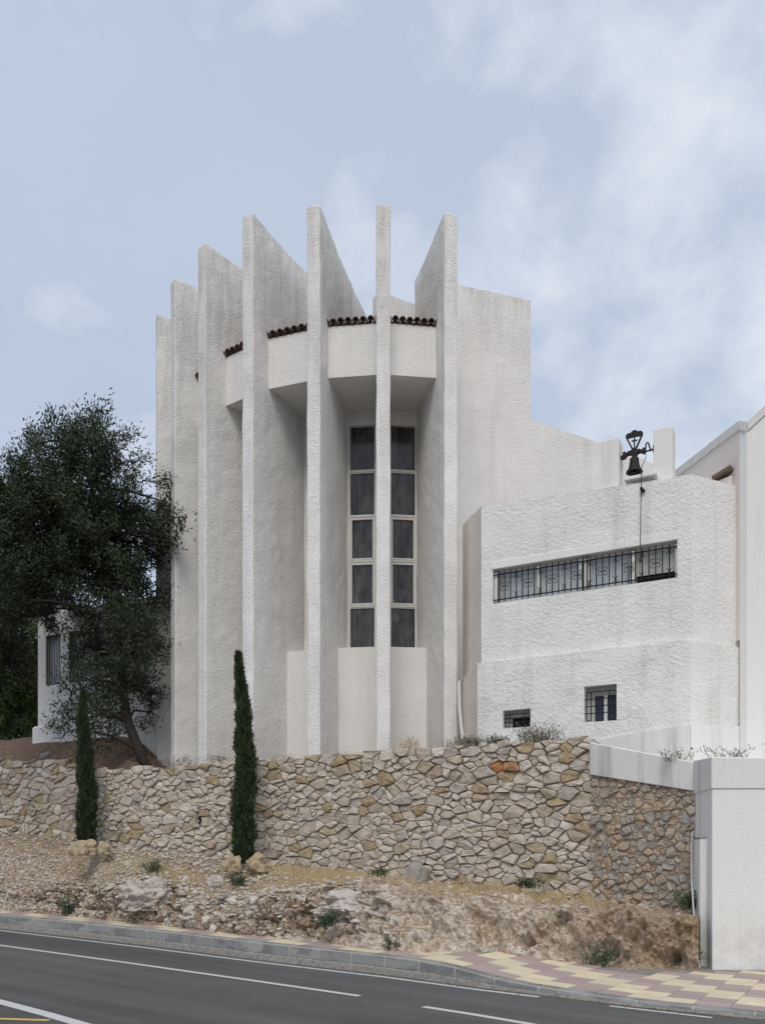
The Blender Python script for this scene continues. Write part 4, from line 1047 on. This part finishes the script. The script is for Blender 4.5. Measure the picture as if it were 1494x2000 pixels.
for p in protos[:8]: p.materials.append(M['boulder'])
# rocks sticking out of the cut face, pieces of the bank
for i in range(290):
    px = RR.uniform(-30, 700); v = RR.uniform(.05, .5) if RR.random() < .75 else RR.uniform(.5, .95)
    p = bank_pt(px, v); r = RR.choice([.035, .045, .05, .06, .07, .10]) * RR.uniform(.8, 1.2)
    o = bpy.data.objects.new('rock', protos[RR.randrange(8)]); COL.objects.link(o); o.parent = bank
    o.location = p - Vector((0, 0, r * .3)); o.scale = (r * RR.uniform(.9, 1.7), r, r * RR.uniform(.5, 1)); o.rotation_euler = (RR.uniform(-.5, .5), RR.uniform(-.5, .5), RR.uniform(0, 6.28))
# rubble chips lying on the slope
V = []; Fc = []; off = 0
for i in range(6800):
    px = RR.uniform(-40, 1330); v = RR.random() ** .8 * .98 if i % 4 else RR.uniform(.4, .98)
    if px > 640 and (v < .46 or RR.random() < .7): continue
    if px > 900 and RR.random() < .5: continue
    p = bank_pt(px, v); r = RR.choice([.012, .016, .02, .028, .04]) * RR.uniform(.8, 1.3)
    pv, pf = pd[8 + RR.randrange(6)]; a = RR.uniform(0, 6.28); c, s_ = math.cos(a), math.sin(a)
    q = pv * np.array([r * RR.uniform(1, 1.8), r, r * .8]); q = np.stack([q[:, 0] * c - q[:, 1] * s_, q[:, 0] * s_ + q[:, 1] * c, q[:, 2]], 1) + np.array(tuple(p)) + np.array([0, 0, r * .3])
    V.append(q); Fc += [tuple(x + off for x in f) for f in pf]; off += len(pv)
V = np.concatenate(V)
rub = new('rubble', meshdata('rubble', V.tolist(), Fc), M['boulder']); tag(rub, 'pale stone chips strewn over the earth bank', 'rubble', kind='stuff')
V = []; Fc = []; off = 0
for i in range(2600):
    sg = RR.uniform(0, arc[-1]); 
    if pxof(K(sg)) < 700 and RR.random() < .7: continue
    p = K(sg, -.02 - abs(RR.gauss(0, .09)), 0); r = RR.choice([.004, .006, .008, .012]); pv, pf = pd[8 + RR.randrange(6)]
    q = pv * np.array([r * RR.uniform(1, 2), r, r * .6]) + np.array(tuple(p)) + np.array([0, 0, r * .3]); V.append(q); Fc += [tuple(x + off for x in f) for f in pf]; off += len(pv)
tag(new('gutter_grit', meshdata('gutter_grit', np.concatenate(V).tolist(), Fc), M['earth']), 'brown grit and litter lying in the gutter along the kerb', 'grit', kind='stuff')
# larger stones one can point at
def boulder(px, py, Y, w, h, mat, label, seed, jag=.35, flat=.8):
    R = random.Random(seed); me = rock_mesh(1.0, R, flat, 3 if w < .9 else 5, jag, .16 if w > .9 else .12); me.materials.append(mat); o = bpy.data.objects.new('boulder', me); COL.objects.link(o)
    co = np.array([tuple(v.co) for v in me.vertices]); ex = co.max(0) - co.min(0)
    o.scale = (w / ex[0], w * .8 / ex[1], h / ex[2]); b = PW(px, py, Y); o.location = (b.x, b.y, b.z - co[:, 2].min() * h / ex[2] - .03)
    tag(o, label, 'rock'); return o
boulder(420, 1731, 15.6, .30, .24, M['boulder'], 'pale pointed stone standing alone on the gravel below the right cypress', 3)
boulder(812, 1730, 15.75, .52, .46, M['boulder_grey'], 'grey boulder under the drain hole at the foot of the limestone wall', 8, .2, .9)
boulder(92, 1484, 22.9, .42, .24, M['boulder_grey'], 'dark grey stone lying on the brown earth mound', 12)
boulder(165, 1668, 18.85, .62, .36, M['boulder_yellow'], 'broad yellowish stone in front of the left cypress', 14, .6)
boulder(205, 1668, 18.75, .34, .32, M['boulder_yellow'], 'small yellowish block right of the left cypress foot', 15, .6)
boulder(452, 1700, 16.6, .40, .36, M['boulder_yellow'], 'yellow squarish stone left of the right cypress foot', 16, .6)
boulder(505, 1700, 16.6, .52, .38, M['boulder_yellow'], 'yellow-brown stone right of the right cypress foot', 17, .6)
boulder(288, 1775, 16.75, 1.05, .66, M['outcrop'], 'large pale grey outcrop on the crest of the bank', 19, .4)
boulder(705, 1800, 14.0, 1.7, .62, M['outcrop'], 'low whitish outcrop in the middle of the bank', 29, .4)
boulder(855, 1853, 12.75, .26, .28, M['boulder'], 'pale stone block at the pavement edge beside a green weed', 25)

# ------------------------------------------------------------------ foliage
def leaves_mesh(name, C, Dr, L, Wd, mat, parent=None, seed=0, fold=.25):
    """C: centres (n,3); Dr: unit directions; L, Wd: lengths and widths"""
    g = np.random.default_rng(seed); n = len(C); r = g.normal(size=(n, 3)); sd = np.cross(Dr, r); sd /= np.linalg.norm(sd, axis=1, keepdims=True) + 1e-9
    up = np.cross(sd, Dr); L = L[:, None]; Wd = Wd[:, None]
    v = np.stack([C, C + Dr * L * .5 + sd * Wd * .5 + up * Wd * fold, C + Dr * L, C + Dr * L * .5 - sd * Wd * .5 + up * Wd * fold], 1).reshape(-1, 3)
    me = bpy.data.meshes.new(name); me.vertices.add(4 * n); me.vertices.foreach_set('co', v.astype(np.float32).ravel())
    me.loops.add(4 * n); me.loops.foreach_set('vertex_index', np.arange(4 * n, dtype=np.int32)); me.polygons.add(n)
    me.polygons.foreach_set('loop_start', np.arange(0, 4 * n, 4, dtype=np.int32)); me.polygons.foreach_set('loop_total', np.full(n, 4, dtype=np.int32)); me.update(calc_edges=True)
    return new(name, me, mat, parent)
def unit(v): return v / (np.linalg.norm(v, axis=1, keepdims=True) + 1e-9)
def tree(name, label, clumps, Y0, trunk, mat, leaf, density, seed, depth=1.0, limbs=True, group=None, bark=None):
    """clumps: (px, py, radius px, density) as seen; each gets its own distance; trunk: list of (px, py, dY, radius)"""
    g = np.random.default_rng(seed); R = random.Random(seed)
    tp = [PW(a, b, Y0 + d) for a, b, d, r in trunk]; tr = [r for *_, r in trunk]
    root = empty(name, tp[0], label, 'tree', group)
    MB().tube(tp, tr, 10).build('trunk', bark or M['bark'], root, True)
    Cs, Ds, Ls, Ws = [], [], [], []; br = MB()
    for px, py, rp, den in clumps:
        Yc = Y0 + R.uniform(-1, 1) * depth; c = np.array(tuple(PW(px, py, Yc))); r = rp / F * Yc
        # a limb from the nearest lower trunk point
        if limbs:
            src = min(tp[1:], key=lambda q: (Vector(c) - q).length + (3 if q.z > c[2] + .3 else 0)); mid = src.lerp(Vector(c), .5) + Vector((R.uniform(-.2, .2), R.uniform(-.2, .2), .15))
            br.tube([src, mid, Vector(c)], [.045, .028, .012], 5)
        nsub = max(5, int(18 * (r / .5) ** 2))
        sub = c + g.normal(size=(nsub, 3)) * r * np.array([.55, .7, .55])
        if limbs:
            for q in sub[:10]: br.tube([Vector(c), Vector(c).lerp(Vector(q), .6) + Vector((0, 0, .04)), Vector(q)], [.014, .009, .004], 4)
        n = int(density * den * r * r / nsub) + 1
        for q in sub:
            axis = q - c + np.array([0, 0, .25]); axis /= np.linalg.norm(axis) + 1e-9
            t = g.uniform(-.5, 1, size=n)[:, None]; base = q + axis * t * .28 + g.normal(size=(n, 3)) * .10
            d = unit(axis * .9 + g.normal(size=(n, 3)) * .75); Cs.append(base); Ds.append(d)
            Ls.append(g.uniform(.7, 1.25, n) * leaf[0]); Ws.append(g.uniform(.7, 1.2, n) * leaf[1])
    C = np.concatenate(Cs); print(name, 'leaves', len(C))
    leaves_mesh('crown', C, np.concatenate(Ds), np.concatenate(Ls), np.concatenate(Ws), mat, root, seed)
    if br.v: br.build('branches', bark or M['bark'], root)
    return root
olive = [(182, 842, 36, .55), (150, 880, 45, .7), (215, 870, 38, .6), (105, 880, 38, .55), (75, 865, 25, .4), (240, 905, 30, .45), (190, 935, 62, 1), (120, 950, 62, 1), (55, 945, 50, .75), (250, 980, 45, .8), (300, 1025, 34, .6), (338, 985, 26, .6), (350, 1015, 26, .6), (345, 1050, 24, .5), (320, 1060, 30, .5),
         (185, 1020, 75, 1.1), (95, 1040, 80, 1.2), (20, 1030, 70, 1.1), (250, 1060, 65, 1), (305, 1090, 30, .4), (160, 1110, 80, 1.2), (60, 1115, 75, 1.2), (235, 1140, 65, 1), (280, 1165, 42, .7), (-40, 1080, 80, 1.1), (-20, 1170, 60, 1.1), (40, 1185, 32, .5), (110, 1165, 40, .6),
         (190, 1205, 50, .32), (255, 1215, 45, .6), (305, 1215, 22, .3), (225, 1265, 48, .8), (165, 1262, 38, .5), (280, 1285, 36, .55), (305, 1260, 25, .35), (245, 1330, 45, .7), (190, 1330, 40, .35), (140, 1352, 30, .35), (165, 1390, 40, .4), (215, 1400, 42, .6), (270, 1350, 32, .5), (140, 1405, 26, .3), (185, 1430, 32, .35), (290, 1390, 22, .25), (330, 1185, 18, .2)]
tree('olive_tree', 'dark olive tree leaning over the wall beside the leftmost fins', olive, 20.6,
     [(291, 1508, 0, .135), (272, 1465, 0, .12), (250, 1410, .05, .11), (240, 1350, .1, .105), (238, 1280, .1, .10), (225, 1210, .1, .09), (205, 1140, .05, .08), (190, 1050, 0, .06), (180, 950, 0, .035), (182, 870, 0, .015)], M['olive'], (.11, .033), 8800, 3)
dark = [(-60, 1000, 80, 1), (-10, 1010, 60, .9), (-50, 1130, 90, 1.1), (20, 1120, 60, 1), (35, 1190, 45, 1), (-20, 1210, 70, 1.0), (-45, 1310, 60, .8)]
tree('dense_tree', 'dense blackish tree cut by the left edge of the photo', dark, 25.0, [(-60, 1440, 0, .2), (-55, 1350, 0, .17), (-45, 1200, 0, .12), (-30, 1050, 0, .05)], M['olive_dark'], (.13, .045), 6500, 9, 1.2)
for i, (px, py, Y, lab) in enumerate(((38, 1390, 31, 'sunlit green tree behind the corner of the low building'), (-40, 1400, 33, 'mid green tree beyond the mound at the left edge'), (95, 1380, 36, 'green tree half hidden behind the low white building'))):
    cl = [(px + dx, py + dy, r, 1) for dx, dy, r in ((0, -60, 55), (-32, -25, 48), (28, -20, 44), (0, 8, 50), (-14, -110, 45), (20, -95, 40), (0, -150, 45), (30, 30, 40), (-30, 30, 40))]
    tree('broadleaf_tree', lab, cl, Y, [(px, py + 40, 0, .16), (px, py - 20, 0, .12), (px, py - 90, 0, .05)], M['pine'], (.17, .07), 2600, 40 + i, 1.0, True, 'trees behind the low building')
def cypress(px, base, top, Y, rmax, label, seed):
    g = np.random.default_rng(seed); b = PW(px, base, Y); H = (base - top) / F * Y
    root = empty('cypress_tree', b, label, 'tree', 'young cypresses in front of the stone wall')
    MB().tube([b + Vector((0, 0, -.2)), b + Vector((0, 0, H * .5)), b + Vector((0, 0, H * .95))], [.05, .035, .008], 7).build('trunk', M['bark'], root)
    def prof(h): return rmax * np.interp(h, [0, .03, .12, .3, .5, .62, .8, .9, .96, 1], [.80, .92, 1.0, 1.0, .84, .72, .48, .27, .17, .05])
    n = 20000; h = g.uniform(0, 1, n) ** 1.15; a = g.uniform(0, 2 * math.pi, n)
    lob = 1 + .24 * np.sin(a * 3 + h * 19 + seed) + .20 * np.sin(a * 4 - h * 33) + .18 * np.sin(h * 71 + a * 2) * np.sin(h * 17)
    r = prof(h) * lob * np.sqrt(g.uniform(.25, 1, n)) * np.where(g.uniform(size=n) < .07, 1.3, 1.0); bend = .09 * np.sin(h * 5 + seed)
    C = np.stack([b.x + r * np.cos(a) + bend * h, b.y + r * np.sin(a), b.z - .14 + h * (H + .10)], 1)
    d = unit(np.stack([np.cos(a) * .28, np.sin(a) * .28, np.full(n, 1.0)], 1) + g.normal(size=(n, 3)) * .28)
    leaves_mesh('crown', C, d, g.uniform(.05, .15, n), g.uniform(.014, .030, n), M['cypress'], root, seed)
    core = MB(); hs = np.linspace(-.03, .93, 12); core.tube([b + Vector((.09 * math.sin(x * 5 + seed) * x, 0, x * H)) for x in hs], [float(prof(x)) * .5 for x in hs], 9); core.build('inner_foliage', M['cypress'], root)
cypress(475, 1667, 1276, 17.0, .185, 'taller slim dark cypress rising in front of the fourth fin', 31)
cypress(169, 1637, 1352, 19.1, .165, 'shorter slim dark cypress at the left, overlapping the olive tree', 32)

# ------------------------------------------------------------------ grasses and weeds
def tuft(name, label, px, py, Y, w, h, n, mat, seed, cat='plant', spread=.5, leaf=(.0, .008), leafy=0, group=None, mat2=None):
    g = np.random.default_rng(seed); b = PW(px, py, Y); root = empty(name, b, label, cat, group); mb = MB(); tips = []
    for i in range(n):
        o = Vector((g.normal() * w * .28, g.normal() * w * .14, -.03)); t = Vector((o.x * .8 + g.normal() * w * spread * .5, g.normal() * w * spread * .3, h * g.uniform(.45, 1.05)))
        m_ = o.lerp(t, .55) + Vector((0, 0, h * .07)); k = g.uniform(.6, 1.2) * leaf[1]
        sd = Vector((g.normal(), g.normal() * .5, 0)).normalized() * k
        mb.add([b + o - sd, b + o + sd, b + m_ + sd * .7, b + m_ - sd * .7, b + t], [(0, 1, 2, 3), (3, 2, 4)]); tips.append((o, m_, t))
    mb.build('stems', mat, root)
    if leafy:
        C = []; D = []
        for o, m_, t in tips:
            for q in range(leafy):
                k = g.uniform(.15, 1.0); c = o.lerp(m_, k * 2) if k < .5 else m_.lerp(t, k * 2 - 1); C.append(tuple(b + c)); D.append(tuple(g.normal(size=3) + np.array([0, 0, .5])))
        C = np.array(C); D = unit(np.array(D)); leaves_mesh('leaves', C, D, g.uniform(.03, .07, len(C)), g.uniform(.012, .026, len(C)), mat2 or mat, root, seed)
    return root
def wy(px): return wallY(px) + .14
tuft('grass_tuft', 'tall straw-coloured grass between the two rightmost fins', 803, 1466, wy(803), .55, .36, 90, M['dry'], 1, 'grass', .5, (0, .005))
tuft('grass_tuft', 'small brown grass tuft at the foot of the rightmost fin', 880, 1460, wy(880), .34, .2, 40, M['grey_weed'], 2, 'grass', .6, (0, .005))
tuft('dry_shrub', 'greyish shrub in the gap left of the annex corner', 918, 1457, wy(918), .42, .20, 90, M['grey_weed'], 3, 'shrub', .7, (0, .005), 3)
tuft('weed', 'green weed on the wall below the small low window', 973, 1455, wy(973), .36, .17, 60, M['weed'], 4, 'weed', .8, (0, .005), 5)
tuft('dry_shrub', 'large wispy grey-brown shrub between the two lower windows', 1052, 1452, wy(1052), .66, .36, 190, M['grey_weed'], 5, 'shrub', .8, (0, .005), 2)
tuft('grass_tuft', 'sparse grey grass near the end of the stone wall', 1105, 1451, wy(1105), .5, .14, 50, M['grey_weed'], 6, 'grass', .7, (0, .005))
tuft('grass_tuft', 'thin reddish dry stalks on the wall right of the fifth fin', 675, 1480, wy(675), .7, .2, 46, M['dry'], 7, 'grass', .6, (0, .004))
tuft('grass_tuft', 'thin dry stalks on the wall right of the taller cypress', 550, 1484, wy(550), .6, .17, 40, M['grey_weed'], 8, 'grass', .6, (0, .004))
tuft('weed', 'sprawling weed on the wall just right of the olive trunk', 350, 1497, wy(350), .9, .26, 60, M['grey_weed'], 9, 'weed', .8, (0, .005), 3)
tuft('weed', 'thin weed on the wall just left of the taller cypress', 435, 1490, wy(435), .5, .2, 40, M['grey_weed'], 10, 'weed', .8, (0, .005), 3)
for i, (px, py, Y, w, h, lab) in enumerate(((300, 1708, 17.4, .36, .34, 'dark green weed in the middle of the left gravel slope'), (134, 1792, 18.6, .3, .52, 'tall green weed with yellow flowers against the cut rock at left'), (773, 1858, 12.75, .3, .28, 'grey-green weed at the pavement edge in the middle of the bank'), (742, 1712, 15.4, .26, .15, 'small bright weed at the foot of the limestone wall'), (464, 1727, 16.0, .22, .15, 'little weed just below the right cypress stones'),
                                            (1180, 1890, 12.25, .44, .34, 'dark weed at the foot of the brown earth cut'), (1340, 1890, 12.25, .4, .28, 'weed in the corner beside the garage post'), (1030, 1732, 14.6, .34, .14, 'green weeds under the limestone wall right of the dry grass'), (640, 1806, 13.4, .2, .2, 'dark twiggy weed on the rock face'))):
    tuft('weed', lab, px, py, Y, w, h, 55, M['weed'], 60 + i, 'weed', .7, (0, .006), 7)
tuft('caper_bush', 'leafy green plant growing out of the wall beside the white cable', 1345, 1773, 12.72, .26, .26, 50, M['weed'], 80, 'bush', .9, (0, .005), 12)
for i, (px, w, lab) in enumerate(((1320, .5, 'bare twigs on the slanting parapet'), (1415, .62, 'dry trailing twigs on top of the garage block'))):
    Y = 13.25 if i == 0 else 12.5; py = 1484 if i == 0 else 1480
    tuft('dry_twigs', lab, px, py, Y, w, .2, 26, M['twig'], 90 + i, 'twigs', .9, (0, .006), 2, None, M['grey_weed'])
# dry grass patches on the bank
g2 = random.Random(77); mb = MB()
for cx_, cv_, sx, sv, n in ((620, .80, 100, .10, 2600), (1000, .84, 120, .10, 2600), (150, .62, 120, .10, 900), (350, .58, 140, .08, 900), (820, .6, 120, .12, 500), (560, .62, 120, .1, 500), (1120, .7, 90, .12, 400)):
    for i in range(n):
        px, v = g2.gauss(cx_, sx * .5), min(.99, max(.4, g2.gauss(cv_, sv))); p = bank_pt(px, v) + Vector((0, 0, -.01)); h = g2.uniform(.05, .19)
        t = p + Vector((g2.gauss(0, .04), g2.gauss(0, .03), h)); sd = Vector((g2.uniform(.0025, .006), 0, 0)); mb.add([p - sd, p + sd, t], [(0, 1, 2)])
tag(mb.build('dry_grass', M['dry']), 'short straw-coloured grass in patches over the earth bank', 'grass', kind='stuff')
